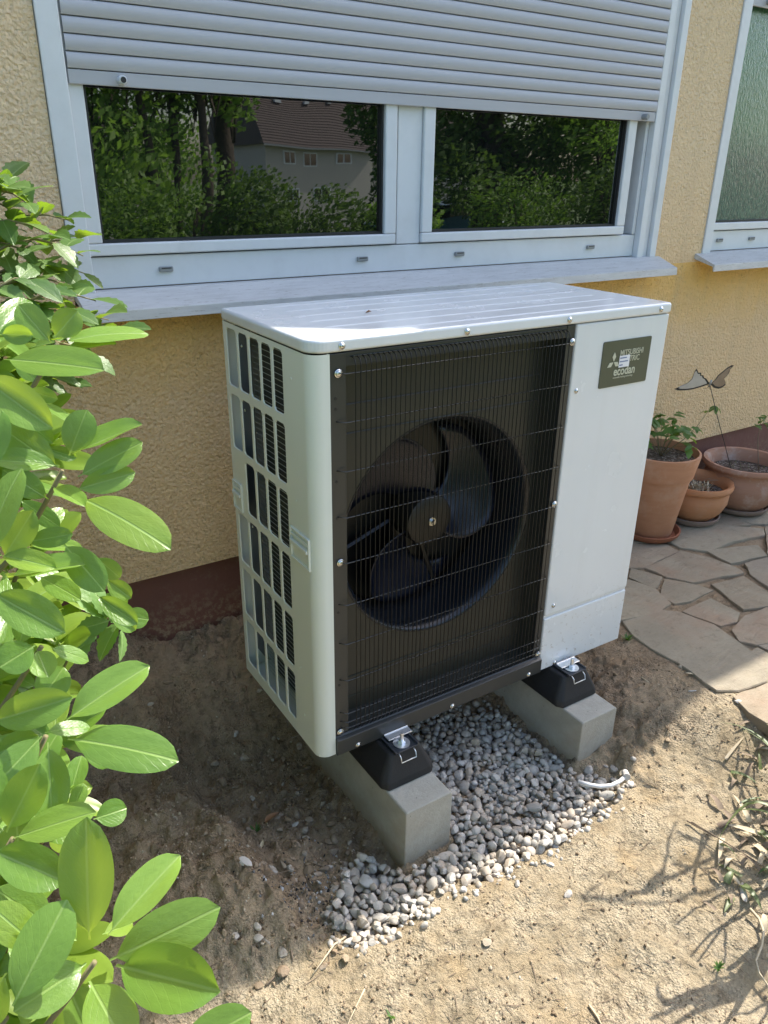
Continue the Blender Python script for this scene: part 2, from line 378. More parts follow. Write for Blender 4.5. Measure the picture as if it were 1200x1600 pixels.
m = M('dry_twig', (.20,.14,.095), .85); m.color(m.mix(m.noise(40,5), (.13,.085,.055), (.30,.235,.165))); MT['twig'] = m.m
m = M('pale_straw', (.50,.41,.27), .8); m.color(m.mix(m.noise(30,5), (.42,.33,.20), (.58,.50,.36))); MT['straw'] = m.m
m = M('dead_leaf', (.23,.10,.05), .7); m.color(m.mix(m.noise(50,5), (.16,.065,.03), (.34,.19,.09))); MT['deadleaf'] = m.m
def leaf_mat(name, dark, light, vein, trans=(.30,.52,.03), tw=.35, rough=.33, veins=True, spec=.5):
    m = M(name, dark, rough, spec=spec); s = m.sep(); r_ = m.rand()
    c = m.mix(r_, dark, light)
    r2_ = m.math('FRACT', m.math('MULTIPLY', r_, 17.3)); c = m.mix(m.ramp(r2_, [(.80, 0), (1.0, .55)]), c, (light[0]*1.5, light[1]*1.12, light[2]*.8)); c = m.mix(m.ramp(r2_, [(.0, .45), (.22, 0)]), c, (dark[0]*.55, dark[1]*.62, dark[2]*.7))
    c = m.mix(m.ramp(m.noise(2.2, 4), [(.35, 0), (.75, .5)]), c, light)
    ax = m.math('ABSOLUTE', s[0])
    if veins:
        rib = m.ramp(ax, [(.012, 1), (.035, 0)])
        t = m.math('SUBTRACT', s[1], m.math('MULTIPLY', ax, .75))
        sv = m.math('SINE', m.math('ADD', m.math('MULTIPLY', t, 52), m.math('MULTIPLY', m.noise(3, 2), 9))); sv = m.ramp(sv, [(.90, 0), (1.0, .09)])
        edge = m.ramp(m.math('ADD', ax, 0), [(.0, 0), (.5, .0)])
        c = m.mix(sv, c, vein); c = m.mix(rib, c, vein)
        h = m.math('SUBTRACT', m.math('MULTIPLY', m.noise(9, 3), .5), m.math('ADD', m.math('MULTIPLY', rib, .8), m.math('MULTIPLY', sv, .8)))
        m.bump(h, .006, .3)
    blot = m.ramp(m.noise(6, 5, .7), [(.70, 0), (.76, .55)]); c = m.mix(blot, c, (.22,.20,.06))
    m.color(c)
    tr = m.n.new('ShaderNodeBsdfTranslucent'); mc = m.mix(r_, trans, (trans[0]*1.25, trans[1]*1.05, trans[2]*1.1)); m.l(mc, tr.inputs[0])
    mx = m.n.new('ShaderNodeMixShader'); mx.inputs[0].default_value = tw
    m.l(m.b.outputs[0], mx.inputs[1]); m.l(tr.outputs[0], mx.inputs[2]); m.l(mx.outputs[0], m.out.inputs[0])
    return m.m
MT['rhodo'] = leaf_mat('rhododendron_leaf', (.095,.195,.035), (.170,.300,.055), (.25,.38,.11), trans=(.44,.68,.06), rough=.30)
MT['rhodo_plain'] = leaf_mat('rhododendron_inner_leaf', (.09,.18,.032), (.16,.28,.05), (.2,.3,.1), veins=False, rough=.36)
MT['small'] = leaf_mat('soft_garden_leaf', (.050,.115,.030), (.105,.19,.05), (.20,.30,.10), tw=.3, rough=.42)
MT['pale'] = leaf_mat('pale_compound_leaf', (.13,.24,.075), (.17,.30,.09), (.30,.42,.18), tw=.35, rough=.5)
MT['potleaf'] = leaf_mat('pot_plant_leaf', (.040,.105,.025), (.075,.165,.035), (.10,.18,.06), tw=.3, veins=False, rough=.5)
MT['blade'] = leaf_mat('strap_leaf', (.075,.115,.035), (.16,.19,.09), (.2,.25,.1), tw=.25, veins=False, rough=.45)
def tree_leaf(name, a, b, tr, tw=.4):
    m = M(name, a, .6, spec=.3); r_ = m.n.new('ShaderNodeNewGeometry').outputs['Random Per Island']
    m.color(m.mix(r_, a, b)); t = m.n.new('ShaderNodeBsdfTranslucent'); t.inputs[0].default_value = (*tr, 1)
    mx = m.n.new('ShaderNodeMixShader'); mx.inputs[0].default_value = tw
    m.l(m.b.outputs[0], mx.inputs[1]); m.l(t.outputs[0], mx.inputs[2]); m.l(mx.outputs[0], m.out.inputs[0]); return m.m
MT['treelight'] = tree_leaf('maple_foliage', (.09,.17,.03), (.17,.28,.05), (.28,.50,.06))
MT['treedark'] = tree_leaf('dense_foliage', (.05,.095,.02), (.10,.17,.035), (.16,.28,.04), .3)
MT['hedge'] = tree_leaf('hedge_foliage', (.07,.14,.03), (.14,.23,.04), (.22,.40,.04), .3)
m = M('tree_bark', (.07,.055,.04), .95); m.color(m.mix(m.noise(6,6), (.045,.035,.025), (.12,.095,.07))); m.bump(m.noise(20,5), .02, .8); MT['bark'] = m.m
m = M('shrub_branch', (.16,.13,.07), .8); m.color(m.mix(m.noise(40,5), (.13,.12,.05), (.24,.20,.10))); MT['branch'] = m.m
m = M('lawn', (.06,.10,.03), .95); m.color(m.mix(m.noise(.6,8,.6), (.05,.09,.02), (.12,.15,.05))); m.bump(m.noise(40,5), .03, 1); MT['lawn'] = m.m
m = M('house_render_grey', (.42,.39,.34), .9); m.color(m.mix(m.noise(.5,6), (.46,.43,.38), (.38,.36,.32))); MT['render'] = m.m
m = M('roof_tile_brown', (.13,.07,.05), .8); m.color(m.mix(m.noise(2,6), (.085,.062,.052), (.06,.046,.042))); MT['tiles'] = m.m
m = M('car_paint_blue', (.05,.18,.28), .25, coat=.5); MT['car'] = m.m
m = M('butterfly_metal', (.42,.42,.42), .4, metal=.6); m.color(m.mix(m.noise(20,5), (.50,.50,.52), (.30,.29,.28))); MT['wing'] = m.m
m = M('butterfly_rust', (.30,.22,.15), .6, metal=.4); m.color(m.mix(m.noise(25,6), (.36,.28,.20), (.20,.12,.07))); MT['wingrust'] = m.m
m = M('blackened_metal', (.02,.018,.016), .5); MT['black'] = m.m
m = M('render_white', (.62,.60,.56), .85); MT['soffit'] = m.m

# ------------------------------------------------------------------ ground
PATZ = -.09
gravel_px = [(538,1446),(548,1400),(556,1340),(600,1322),(634,1352),(700,1300),(700,1240)]
edge_px = [(988,1206),(968,1235),(935,1262),(880,1300),(835,1322),(790,1345),(745,1372),(680,1382),(655,1412),(610,1440),(570,1460),(540,1462)]
edge = [tuple(at_z(px, py, -.225)[:2]) for px, py in edge_px]
leftc = [tuple(at_z(px, py, -.235)[:2]) for px, py in ((520,1420),(530,1380),(545,1345),(560,1325))]
GP = [(.276, .42), (.743, .42), (.743, -.166), (.884, -.166)] + [(.94, -.10)] + edge + leftc + [(.10, -.13), (.134, -.181), (.275, -.181)]
def gp_dist(x, y):
    """signed distance to the gravel outline, positive inside"""
    x = np.asarray(x, float); y = np.asarray(y, float); d = np.full(x.shape, 9.0); c = np.zeros(x.shape, bool); n = len(GP)
    for i in range(n):
        x1, y1 = GP[i]; x2, y2 = GP[(i + 1) % n]; ex, ey = x2 - x1, y2 - y1; L = ex * ex + ey * ey + 1e-12
        t = np.clip(((x - x1) * ex + (y - y1) * ey) / L, 0, 1); d = np.minimum(d, np.hypot(x - x1 - t * ex, y - y1 - t * ey))
        if abs(y2 - y1) > 1e-9: c ^= ((y1 > y) != (y2 > y)) & (x < (x2 - x1) * (y - y1) / (y2 - y1) + x1)
    return np.where(c, d, -d)
def gh(x, y):
    """height of the soil; numpy arrays welcome"""
    x = np.asarray(x, float); y = np.asarray(y, float)
    z = -.262 + .03 * ss(.2, 1.1, x)
    z = z + .085 * ss(.55, 1.15, x) * ss(-.45, -.05, y)                 # rises to the patio
    z = z + (-.125 - (-.155)) * ss(1.0, 1.35, x) * ss(-.5, -.2, y)
    # heap on the left, up to the wall
    md = ss(-.03, -.15, x + .30 * (fbm(y * 2.2, x * 0 + 3, 5, 2)) * .4 + .10) * ss(-.34, -.02, y)
    z = z + .13 * md + .012 * md * fbm(x * 7, y * 7, 61, 3)
    z = z + ss(.30, .74, y) * (.235 * ss(.9, .2, x) + .10 * ss(.2, .9, x)) * (1 - .35 * md)
    # trench beside the left block
    z = z - .035 * ss(.16, .02, abs(x - .05)) * ss(-.30, -.12, y) * ss(.55, .30, y)
    # raised lip of trodden clay in front of the gravel
    z = z + .022 * np.exp(-((y + .44 + .12 * (x - .3)) / .10) ** 2) * ss(-.3, .1, x) * ss(1.3, .9, x)
    z = z + .030 * fbm(x * 3.1, y * 3.1, 11, 3) + .014 * fbm(x * 11, y * 11, 21, 3)
    dug = ss(-.36, -.18, y)
    rough_ = .42 + 2.1 * dug
    n1 = fbm(x * 34, y * 34, 31, 3); z = z + dug * .030 * (np.abs(fbm(x * 13, y * 13, 51, 3)) - .15)
    z = z + rough_ * (.0070 * n1 + .0055 * np.maximum(0, fbm(x * 62, y * 62, 41, 2) - .1) * 2)
    # footprints / grooves
    z = z - .006 * np.exp(-((np.mod(x * 9 + y * 15 + 2 * fbm(x * 2, y * 2, 3, 2), 7) - 3) / .25) ** 2) * (1 - dug)
    return z
def ghs(x, y): return float(gh(np.array([x]), np.array([y]))[0])
def patio_mask(x, y):
    return ss(1.02, 1.14, x + .12 * fbm(y * 3, x * 0, 77, 2) + .20 * (y - .1) * (y > .1) ) * ss(-.42, -.30, y)
def ground_z(x, y):
    z = gh(x, y); pm = ss(.93, 1.22, x) * ss(-.62, -.34, y)
    z = z - .030 * ss(-.012, .035, gp_dist(x, y))
    pj = PATZ - .009 + .005 * fbm(x * 20, y * 20, 9, 3)
    return z * (1 - pm) + pj * pm
def gz(x, y): return float(ground_z(np.array([x]), np.array([y]))[0])

def grid_mesh(name, xs, ys, zf, mat, kind='structure'):
    X, Y = np.meshgrid(xs, ys); Z = zf(X, Y); nx, ny = len(xs), len(ys)
    co = np.stack([X, Y, Z], -1).reshape(-1, 3)
    i = np.arange(nx - 1)[None, :] + np.arange(ny - 1)[:, None] * nx; i = i.reshape(-1)
    q = np.stack([i, i + 1, i + 1 + nx, i + nx], 1)
    me = bpy.data.meshes.new(name); me.vertices.add(len(co)); me.vertices.foreach_set('co', co.reshape(-1))
    me.loops.add(q.size); me.loops.foreach_set('vertex_index', q.reshape(-1))
    me.polygons.add(len(q)); me.polygons.foreach_set('loop_start', np.arange(0, q.size, 4)); me.polygons.foreach_set('loop_total', np.full(len(q), 4))
    me.update(calc_edges=True); me.polygons.foreach_set('use_smooth', [True] * len(q)); me.materials.append(mat)
    o = bpy.data.objects.new(name, me); COL.objects.link(o); o['kind'] = kind; return o
soil = grid_mesh('soil', np.arange(-1.15, 2.0, .0055), np.arange(-1.25, .775, .0055), ground_z, MT['soil'])
def mid_z(x, y):
    ins = ss(-1.14, -1.02, x) * ss(1.98, 1.86, x) * ss(-1.24, -1.12, y)
    return ground_z(x, y) - .004 - .05 * ins
mid = grid_mesh('garden_soil', np.concatenate([np.arange(-5, -1.2, .1), np.arange(-1.2, 2.2, .05), np.arange(2.2, 8, .1)]), np.arange(-3.2, .78, .06), mid_z, MT['soil'])
def far_z(x, y):
    r = ss(-2.2, -3.4, y); z = -.45 + .19 * np.maximum(r, np.maximum(ss(4.5, 8, x), ss(-4, -6, x)) * .6)
    return z - 3.6 * ss(-10, -34, y) + .05 * fbm(x * .3, y * .3, 2, 2)
fx = np.concatenate([np.arange(-400, -40, 40), np.arange(-40, 70, 1.5), np.arange(70, 440, 40)])
fy = np.concatenate([np.arange(-400, -70, 30), np.arange(-70, -4, 1.5), np.arange(-4, 2, .5), np.arange(2, 420, 40)])
lawn = grid_mesh('lawn', fx, fy, far_z, MT['lawn'])

# flagstones ----------------------------------------------------
def c3(pts, y0=780, s=4.704, x0=960): return [(x0 + u / s, y0 + v / s) for u, v in pts]
STONES = [
 [(70,900),(350,820),(480,830),(740,930),(880,1030),(1110,1210),(1115,1330),(900,1395),(740,1388),(480,1200),(280,1100),(150,1000)],
 [(-160,620),(100,590),(300,660),(410,765),(320,830),(60,890),(-200,860)],
 [(130,510),(350,570),(325,640),(290,655),(110,572)],
 [(375,582),(610,628),(725,668),(560,745),(440,762),(335,705)],
 [(240,505),(490,385),(700,430),(930,520),(940,540),(580,610),(385,568)],
 [(-150,350),(90,325),(380,335),(465,378),(225,498),(-160,520)],
 [(400,205),(680,185),(1085,218),(1100,262),(870,312),(700,378),(500,352),(395,300)],
 [(675,375),(1050,335),(1118,412),(860,473)],
 [(720,185),(755,95),(900,128),(1000,185),(880,200)],
 [(722,628),(950,565),(1125,690),(1200,770),(950,813),(850,735)],
 [(503,822),(720,727),(918,830),(905,900),(780,923)],
 [(872,962),(960,855),(1129,795),(1330,800),(1330,1040),(1040,1064),(920,1038)],
 [(1070,1072),(1220,1030),(1380,1060),(1380,1180),(1210,1150)],
 [(955,470),(1129,428),(1330,470),(1400,600),(1140,650),(1005,550)],
 [(1112,205),(1300,170),(1400,300),(1330,420),(1125,392)],
 [(1012,1122),(1055,1092),(1210,1170),(1380,1210),(1380,1330),(1150,1240)],
 [(873,1452),(1129,1358),(1400,1330),(1500,1560),(1200,1690),(1000,1562)],
 [(905,130),(1060,30),(1230,0),(1300,140),(1110,180),(1010,175)],
 [(770,60),(900,110),(1050,20),(1200,-20),(1180,-110),(900,-60)],
 [(-150,200),(120,180),(360,190),(380,290),(150,320),(-160,330)],
 [(380,60),(700,50),(740,95),(700,175),(400,195),(370,180)],
 [(1150,1340),(1160,1260),(1420,1340),(1560,1320),(1400,1240),(1500,1230),(1700,1320),(1410,1320)][:0] or [(1230,-30),(1330,130),(1500,140),(1560,-60),(1400,-120)],
 [(1430,180),(1420,300),(1440,440),(1700,430),(1700,150)],
 [(1360,470),(1430,610),(1380,760),(1700,800),(1760,480)],
 [(1360,800),(1720,840),(1760,1040),(1420,1060),(1360,1000)],
]
patio = empty('patio', (0,0,0)); tag(patio, kind='structure')
def stone_from(poly, name='flagstone'):
    n = len(poly); cx = sum(p[0] for p in poly) / n; cy = sum(p[1] for p in poly) / n
    # subdivide edges & jitter for a split outline
    pts = []
    for i in range(n):
        a = poly[i]; b = poly[(i + 1) % n]; L = math.dist(a, b); k = max(1, int(L / .045))
        for j in range(k):
            t = j / k; x = a[0] + (b[0] - a[0]) * t; y = a[1] + (b[1] - a[1]) * t
            x += rnd.uniform(-.004, .004); y += rnd.uniform(-.004, .004); pts.append((x, y))
    m_ = len(pts); b_ = MB(); dz = rnd.uniform(-.0015, .002); tx, ty = rnd.uniform(-.006, .006), rnd.uniform(-.006, .006)
    def Z(x, y): return dz + tx * (x - cx) + ty * (y - cy)
    ring = lambda sc, z: [(cx + (x - cx) * sc, cy + (y - cy) * sc, PATZ + z + Z(x, y)) for x, y in pts]
    vs = ring(1.0, -.035) + ring(1.0, -.0035) + ring(.988, 0) + [(cx, cy, PATZ + .0015 + Z(cx, cy))]
    fs = [(r_ * m_ + i, r_ * m_ + (i + 1) % m_, (r_ + 1) * m_ + (i + 1) % m_, (r_ + 1) * m_ + i) for r_ in (0, 1) for i in range(m_)]
    fs += [(2 * m_ + i, 2 * m_ + (i + 1) % m_, 3 * m_) for i in range(m_)]
    b_.add(vs, fs); o = b_.build(name, MT['flag'], patio); return o
for s_ in STONES:
    P_ = [tuple(at_z(px, py, PATZ)[:2]) for px, py in c3(s_)]; cx = sum(p[0] for p in P_) / len(P_); cy = sum(p[1] for p in P_) / len(P_)
    stone_from([(cx + (p[0] - cx) * 1.035, cy + (p[1] - cy) * 1.035) for p in P_])
for ix in range(14):        # the paving goes on outside the frame
    for iy in range(6):
        x = 2.75 + ix * .34; y = -1.3 + iy * .36
        if x < 3.0 + .3 * iy * 0 and y > .0: x += 0
        q = at_z(1240, 1000, PATZ)
        j = lambda: rnd.uniform(-.05, .05)
        poly = [(x + .02 + j(), y + .02 + j()), (x + .30 + j(), y + .02 + j()), (x + .31 + j(), y + .32 + j()), (x + .15, y + .34 + j()), (x + .02 + j(), y + .31 + j())]
        v = np.array([[p[0], p[1], PATZ] for p in poly]) - CL; cc_ = v @ CM
        if (600 + CAM['f'] * cc_[:, 0] / -cc_[:, 2]).min() < 1330: continue
        stone_from(poly)

# ------------------------------------------------------------------ house
YW = .755
house = empty('house', (0, YW, -.3))
HO = Vector((0, YW, -.3))
def H(mb, name, mats, parent=None, **k):
    """part of the house, coordinates given in world space"""
    mb.v = [(v[0] - HO.x, v[1] - HO.y, v[2] - HO.z) for v in mb.v]
    return mb.build(name, mats, parent or house, **k)
tag(house, 'ochre stucco house with reddish brown plinth and white roller shutter windows', 'house')
W1 = (-.262, 1.905); W2 = (2.187, 4.3); ZO, ZT = 1.0, 2.26
wall = MB()
XS = [-6, W1[0], W1[1], W2[0], W2[1], 12]
for i in range(5):
    x0, x1 = XS[i], XS[i + 1]
    if i in (1, 3):
        wall.box(x0, x1, YW, YW + .3, .2, ZO); wall.box(x0, x1, YW, YW + .3, ZT, 3.0)
    else:
        wall.box(x0, x1, YW, YW + .3, .2, 3.0)
wall.box(-6, -5.7, YW + .3, 9, -.45, 3.0); wall.box(11.7, 12, YW + .3, 9, -.45, 3.0); wall.box(-6, 12, 9, 9.3, -.45, 3.0)
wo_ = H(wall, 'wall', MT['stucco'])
# stucco object coordinates should be world-like: shift is only an offset
H(MB().box(-6, 12, YW + .014, YW + .29, -.5, .1995), 'plinth', MT['plinth'])
# unseen roof slab; front outline shaped for the soil shade line and lid sun patch
roof = MB(); rp = [(11.9, .415), (2.02, .415), (1.93, .425), (1.75, .56), (1.68, .64), (1.60, YW + .002), (-6, YW + .002), (-6, 9.3), (11.9, 9.3)]
roof.prism(rp, 'z', 3.003, 3.16)
H(roof, 'roof', MT['soffit'])
H(MB().prism([(11.9, .345), (2.00, .345), (2.00, .410), (11.9, .410)], 'z', 3.06, 3.15), 'gutter', MT['greyplastic'])  # unseen eave edge, placed to carry the shade line
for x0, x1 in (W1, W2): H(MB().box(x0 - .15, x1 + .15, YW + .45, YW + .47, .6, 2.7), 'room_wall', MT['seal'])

def window(x0, x1, zsh, panes, caps, mull, glassmat, label):
    f = MB(); y = YW
    # outer casing strips (guide rails) nearly flush with the stucco
    f.box(x0 + .002, x0 + .052, y - .006, y + .10, ZO + .03, ZT - .002)
    f.box(x1 - .034, x1 - .002, y - .004, y + .10, ZO + .03, ZT - .002)
    f.box(x1 - .072, x1 - .036, y + .012, y + .10, ZO + .03, ZT - .002)
    f.box(x1 - .104, x1 - .074, y - .002, y + .10, ZO + .03, ZT - .002)
    f.box(x0 + .054, x1 - .106, y + .022, y + .10, ZO + .036, 1.113)          # bottom rail
    f.box(x0 + .054, x0 + .064, y + .022, y + .10, 1.115, ZT - .002)
    f.box(x1 - .122, x1 - .106, y + .022, y + .10, 1.115, ZT - .002)
    for a, b in mull: f.box(a, b, y + .020, y + .10, 1.115, ZT - .002)
    fr = H(f, 'window_frame', MT['pvc'], bevel=.0025)
    fr['label'] = label
    for a, b in panes:           # sash round each pane
        s_ = MB(); bw = .047
        poly_out = (a - bw + .004, b + bw - .004)
        s_.box(poly_out[0], poly_out[1], y + .010, y + .085, 1.117, 1.146)
        s_.box(poly_out[0], a - .002, y + .010, y + .085, 1.1465, ZT - .005)
        s_.box(b + .002, poly_out[1], y + .010, y + .085, 1.1465, ZT - .005)
        H(s_, 'sash', MT['pvc'], bevel=.004, seg=3)
        g_ = MB(); g_.box(a - .002, b + .002, y + .022, y + .080, 1.1465, 1.1535); g_.box(a - .0015, a + .005, y + .022, y + .080, 1.154, ZT - .01)
        g_.box(b - .005, b + .0015, y + .022, y + .080, 1.154, ZT - .01)
        H(g_, 'gasket', MT['seal'])
        H(MB().box(a + .005, b - .005, y + .034, y + .058, 1.1537, ZT - .01), 'pane', glassmat)
    for cx in caps:
        cmb = MB(); cmb.box(cx - .019, cx + .019, y + .013, y + .0215, 1.070, 1.084)
        cp = H(cmb, 'drain_cap', MT['greyplastic'], bevel=.003)
        H(MB().box(cx - .013, cx + .013, y + .0115, y + .0128, 1.079, 1.0815), 'slit', MT['seal'])
    # shutter: every slat a piece
    sh = MB(); sh.box(x0 + .056, x1 - .107, y + .000, y + .008, zsh - .012, zsh + .018)
    bar = H(sh, 'shutter_bar', MT['shutter'], bevel=.002)
    pitch = .0347; prof = [(.0085, .0), (-.0010, .0008), (-.0032, .006), (-.0046, .013), (-.0046, .020), (-.0032, .027), (-.0005, .0318), (.0040, .0336), (.0085, .0338)]
    sm = MB(); sm.prism([(p_[0], p_[1]) for p_ in prof], 'x', x0 + .057, x1 - .108)
    first = None; z = zsh + .0195; k = 0
    while z < ZT - .03:
        if first is None:
            first = sm.build('slat', MT['shutter'], house); first.location = (-HO.x, y - HO.y, z - HO.z)
            first.data.polygons.foreach_set('use_smooth', [True] * len(first.data.polygons)); first.data.set_sharp_from_angle(angle=R(40))
        else:
            inst('slat', first.data, house, loc=(-HO.x + rnd.uniform(-.0012, .0012), y - HO.y + rnd.uniform(-.0006, .0006), z - HO.z))
        z += pitch; k += 1
    H(MB().box(x0 + .056, x1 - .107, y + .0105, y + .018, zsh + .005, ZT - .01), 'shutter_backing', MT['seal'])
    return fr
window(W1[0], W1[1], 1.507, [(-.171, .660), (.842, 1.680)], [-.018, .588, .959, 1.564], [(.712, .798)], MT['glass'],
       'white window frame behind the unit with the shutter half down')
window(W2[0], W2[1], 1.905, [(2.262, 3.20), (3.36, 4.12)], [2.32, 2.54, 3.0, 3.5], [(3.24, 3.32)], MT['privacy'],
       'white window frame at the right with greenish textured glass')
# shutter stoppers
for (x, z, dark) in ((-.088, 1.508, True), (1.735, 1.508, False), (2.33, 1.912, False)):
    k = MB().lathe([(.0, -.022), (.008, -.022), (.010, -.018), (.010, .0)], (x, YW, z), 16, 'y'); kk = H(k, 'shutter_stopper', MT['greyplastic'] if not dark else MT['pvc'])
    if dark: H(MB().lathe([(.0, -.0235), (.0065, -.0235), (.0065, -.020)], (x, YW, z), 16, 'y'), 'stopper_hole', MT['seal'])
# sills (sheet with a front lip, sloping forward)
for (a, b, end) in ((-.2605, 1.925, 0), (2.150, 4.34, 0)):
    s_ = MB(); prof = [(YW + .03, 1.034), (YW - .004, 1.032), (YW - .098, .998), (YW - .100, .972), (YW - .094, .972), (YW - .090, .990), (YW + .03, 1.018)]
    s_.prism(prof, 'x', a, b); sl_ = H(s_, 'sill', MT['sill'], bevel=.0015)

# ------------------------------------------------------------------ heat pump
hp = empty('heat_pump', (0, 0, 0), -.0057)
tag(hp, 'white outdoor heat pump unit with dark fan grille standing before the house wall', 'heat pump')
W, D, HL, HT = 1.05, .45, .9935, 1.0205
def arc(cx, cy, r, a0, a1, n=8): return [(cx + r * math.cos(R(a0 + (a1 - a0) * i / n)), cy + r * math.sin(R(a0 + (a1 - a0) * i / n))) for i in range(n + 1)]
# lid
def rounded(x0, x1, y0, y1, r, rb=.01):
    return arc(x0 + r, y0 + r, r, 180, 270) + arc(x1 - rb, y0 + rb, rb, 270, 360, 3) + arc(x1 - rb, y1 - rb, rb, 0, 90, 3) + arc(x0 + rb, y1 - rb, rb, 90, 180, 3)
lid = MB(); lid.prism(rounded(-.003, W + .003, -.004, D + .004, .040), 'z', HL, HT)
lo = lid.build('lid', MT['enamel'], hp, bevel=.007, seg=4, angle=50)
for p_ in lo.data.polygons: p_.use_smooth = False
rb = MB()
for k in range(6):
    yy = .045 + k * .072
    x0 = .085 + .004 * k
    vs = []; nseg = 2
    prof = [(-.0055, 0), (-.003, .0016), (0, .0022), (.003, .0016), (.0055, 0)]
    for (dx, sc) in ((x0, 0), (x0 + .02, 1), (W - .10, 1), (W - .08, 0)):
        vs += [(dx, yy + p_[0], HT - .0003 + p_[1] * sc) for p_ in prof]
    fs = [(i * 5 + j, i * 5 + j + 1, (i + 1) * 5 + j + 1, (i + 1) * 5 + j) for i in range(3) for j in range(4)]
    rb.add(vs, fs)
rb.build('lid_ribs', MT['enamel'], lo, smooth=True)
# left side panel, perforated
cols = [(.125, .175), (.184, .236), (.244, .299), (.308, .364), (.372, .432)]
rows = [(.036, .178), (.197, .341), (.360, .503), (.522, .662), (.681, .821), (.841, .980)]
ys = [.030, .125]; 
for a, b in cols: ys += [a, b]
ys += [D]; ys = sorted(set(ys)); zs = [0.0]
for a, b in rows: zs += [a, b]
zs += [HL - .002]
sp = MB(); th = .0025
for i in range(len(ys) - 1):
    for j in range(len(zs) - 1):
        ym = (ys[i] + ys[i + 1]) / 2; zm = (zs[j] + zs[j + 1]) / 2
        ci = next((k for k, (a, b) in enumerate(cols) if a < ym < b), None); rj = next((k for k, (a, b) in enumerate(rows) if a < zm < b), None)
        slot = ci is not None and rj is not None and not (ci == 4 and rj == 3)
        y0, y1, z0, z1 = ys[i], ys[i + 1], zs[j], zs[j + 1]
        if not slot: sp.add([(0,y0,z0),(0,y1,z0),(0,y1,z1),(0,y0,z1)], [(3,2,1,0)])
        else:
            d_ = .0028; c_ = .007  # inward flange with chamfered corners
            def octo(x, g): 
                a, b, e, f_ = y0 + g, y1 - g, z0 + g, z1 - g
                return [(x, a + c_, e), (x, b - c_, e), (x, b, e + c_), (x, b, f_ - c_), (x, b - c_, f_), (x, a + c_, f_), (x, a, f_ - c_), (x, a, e + c_)]
            o1 = octo(0, 0); o2 = octo(d_, .0015); base = len(sp.v)
            sp.add(o1 + o2, [(k, (k + 1) % 8, 8 + (k + 1) % 8, 8 + k) for k in range(8)])
            for (cy_, cz_, p1, p2) in ((y0, z0, 0, 7), (y1, z0, 1, 2), (y1, z1, 3, 4), (y0, z1, 5, 6)):
                sp.add([(0, cy_, cz_), o1[p1], o1[p2]], [(0, 1, 2)])
# rounded front corner, front strip, back and right faces
cpts = [(p_[0], p_[1]) for p_ in arc(.030, .030, .030, 180, 270, 10)] + [(.044, 0), (.044, .012)]
vs = [(x, y, 0.0) for x, y in cpts] + [(x, y, HL - .002) for x, y in cpts]; n_ = len(cpts)
sp.add(vs, [(i, i + 1, n_ + i + 1, n_ + i) for i in range(n_ - 1)])
spo = sp.build('side_panel', MT['enamel_side'], hp, recalc=False)
bm = bmesh.new(); bm.from_mesh(spo.data); bmesh.ops.remove_doubles(bm, verts=bm.verts, dist=1e-5); bmesh.ops.recalc_face_normals(bm, faces=bm.faces)
big = max(bm.faces, key=lambda f: f.calc_area())
if big.normal.x > .5 or big.normal.y > .5: bmesh.ops.reverse_faces(bm, faces=bm.faces)
bm.to_mesh(spo.data); bm.free()
spo.data.polygons.foreach_set('use_smooth', [True] * len(spo.data.polygons)); spo.data.set_sharp_from_angle(angle=R(30))
# coil and inner plate seen through the slots
MB().box(.050, .070, .105, .362, .03, .985).build('coil', MT['coil'], hp)
gw = MB()
for k in range(71):
    z = .036 + k * .0134; gw.tube([(.034, .11, z), (.034, .362, z)], .0008, 4)
gw.build('coil_guard', MT['guard'], hp)
MB().box(.030, .033, .364, .445, .070, .985).build('inner_plate', MT['innerplate'], hp)
MB().box(.085, .090, .02, .445, .005, .985).build('inner_wall', MT['duct'], hp)
for z, y in ((.935, .41), (.775, .415), (.46, .41)):
    MB().lathe([(0, -.002), (.003, -.0015), (.004, 0)], (0, 0, 0), 10, 'y').build('plate_screw', MT['steel'], hp, loc=(.029, y, z), rot=(0, 0, R(-90)))
# grip handles let into the side
def grip(y0, y1, z0, z1, back=False):
    g_ = MB(); x = -.005
    g_.box(x, .001, y0, y1, z0, z0 + .005); g_.box(x, .001, y0, y0 + .005, z0 + .0052, z1); g_.box(x, .001, y1 - .005, y1, z0 + .0052, z1)
    g_.box(x, .001, y0 + .0052, y1 - .0052, z1 - .006, z1); g_.box(x, .001, y0 + .0052, y1 - .0052, z1 - .020, z1 - .013); g_.box(x - .004, .001, y0 + .0052, y1 - .0052, z1 - .037, z1 - .028)
    g_.add([(-.0005, y0 + .0052, z0 + .005), (-.0005, y1 - .0052, z0 + .005), (-.0005, y1 - .0052, z1 - .038), (-.0005, y0 + .0052, z1 - .038)], [(0, 1, 2, 3)])
    return g_.build('grip', MT['enamel_side'], hp, bevel=.0012)
grip(.020, .112, .512, .590); grip(.392, .448, .512, .590)
for y, z in ((.085, .93), (.082, .66), (.078, .085), (.090, .22)):
    MB().lathe([(0, -.0012), (.0025, -.0010), (.003, 0)], (0,0,0), 10, 'y').build('dimple', MT['enamel_side'], hp, loc=(0, y, z), rot=(0, 0, R(-90)))
MB().box(.001, W - .001, D - .004, D, .0, HL).build('back_panel', MT['enamel_side'], hp)
MB().box(.004, W - .004, .012, D - .005, .001, .006).build('base_pan', MT['enamel_side'], hp)
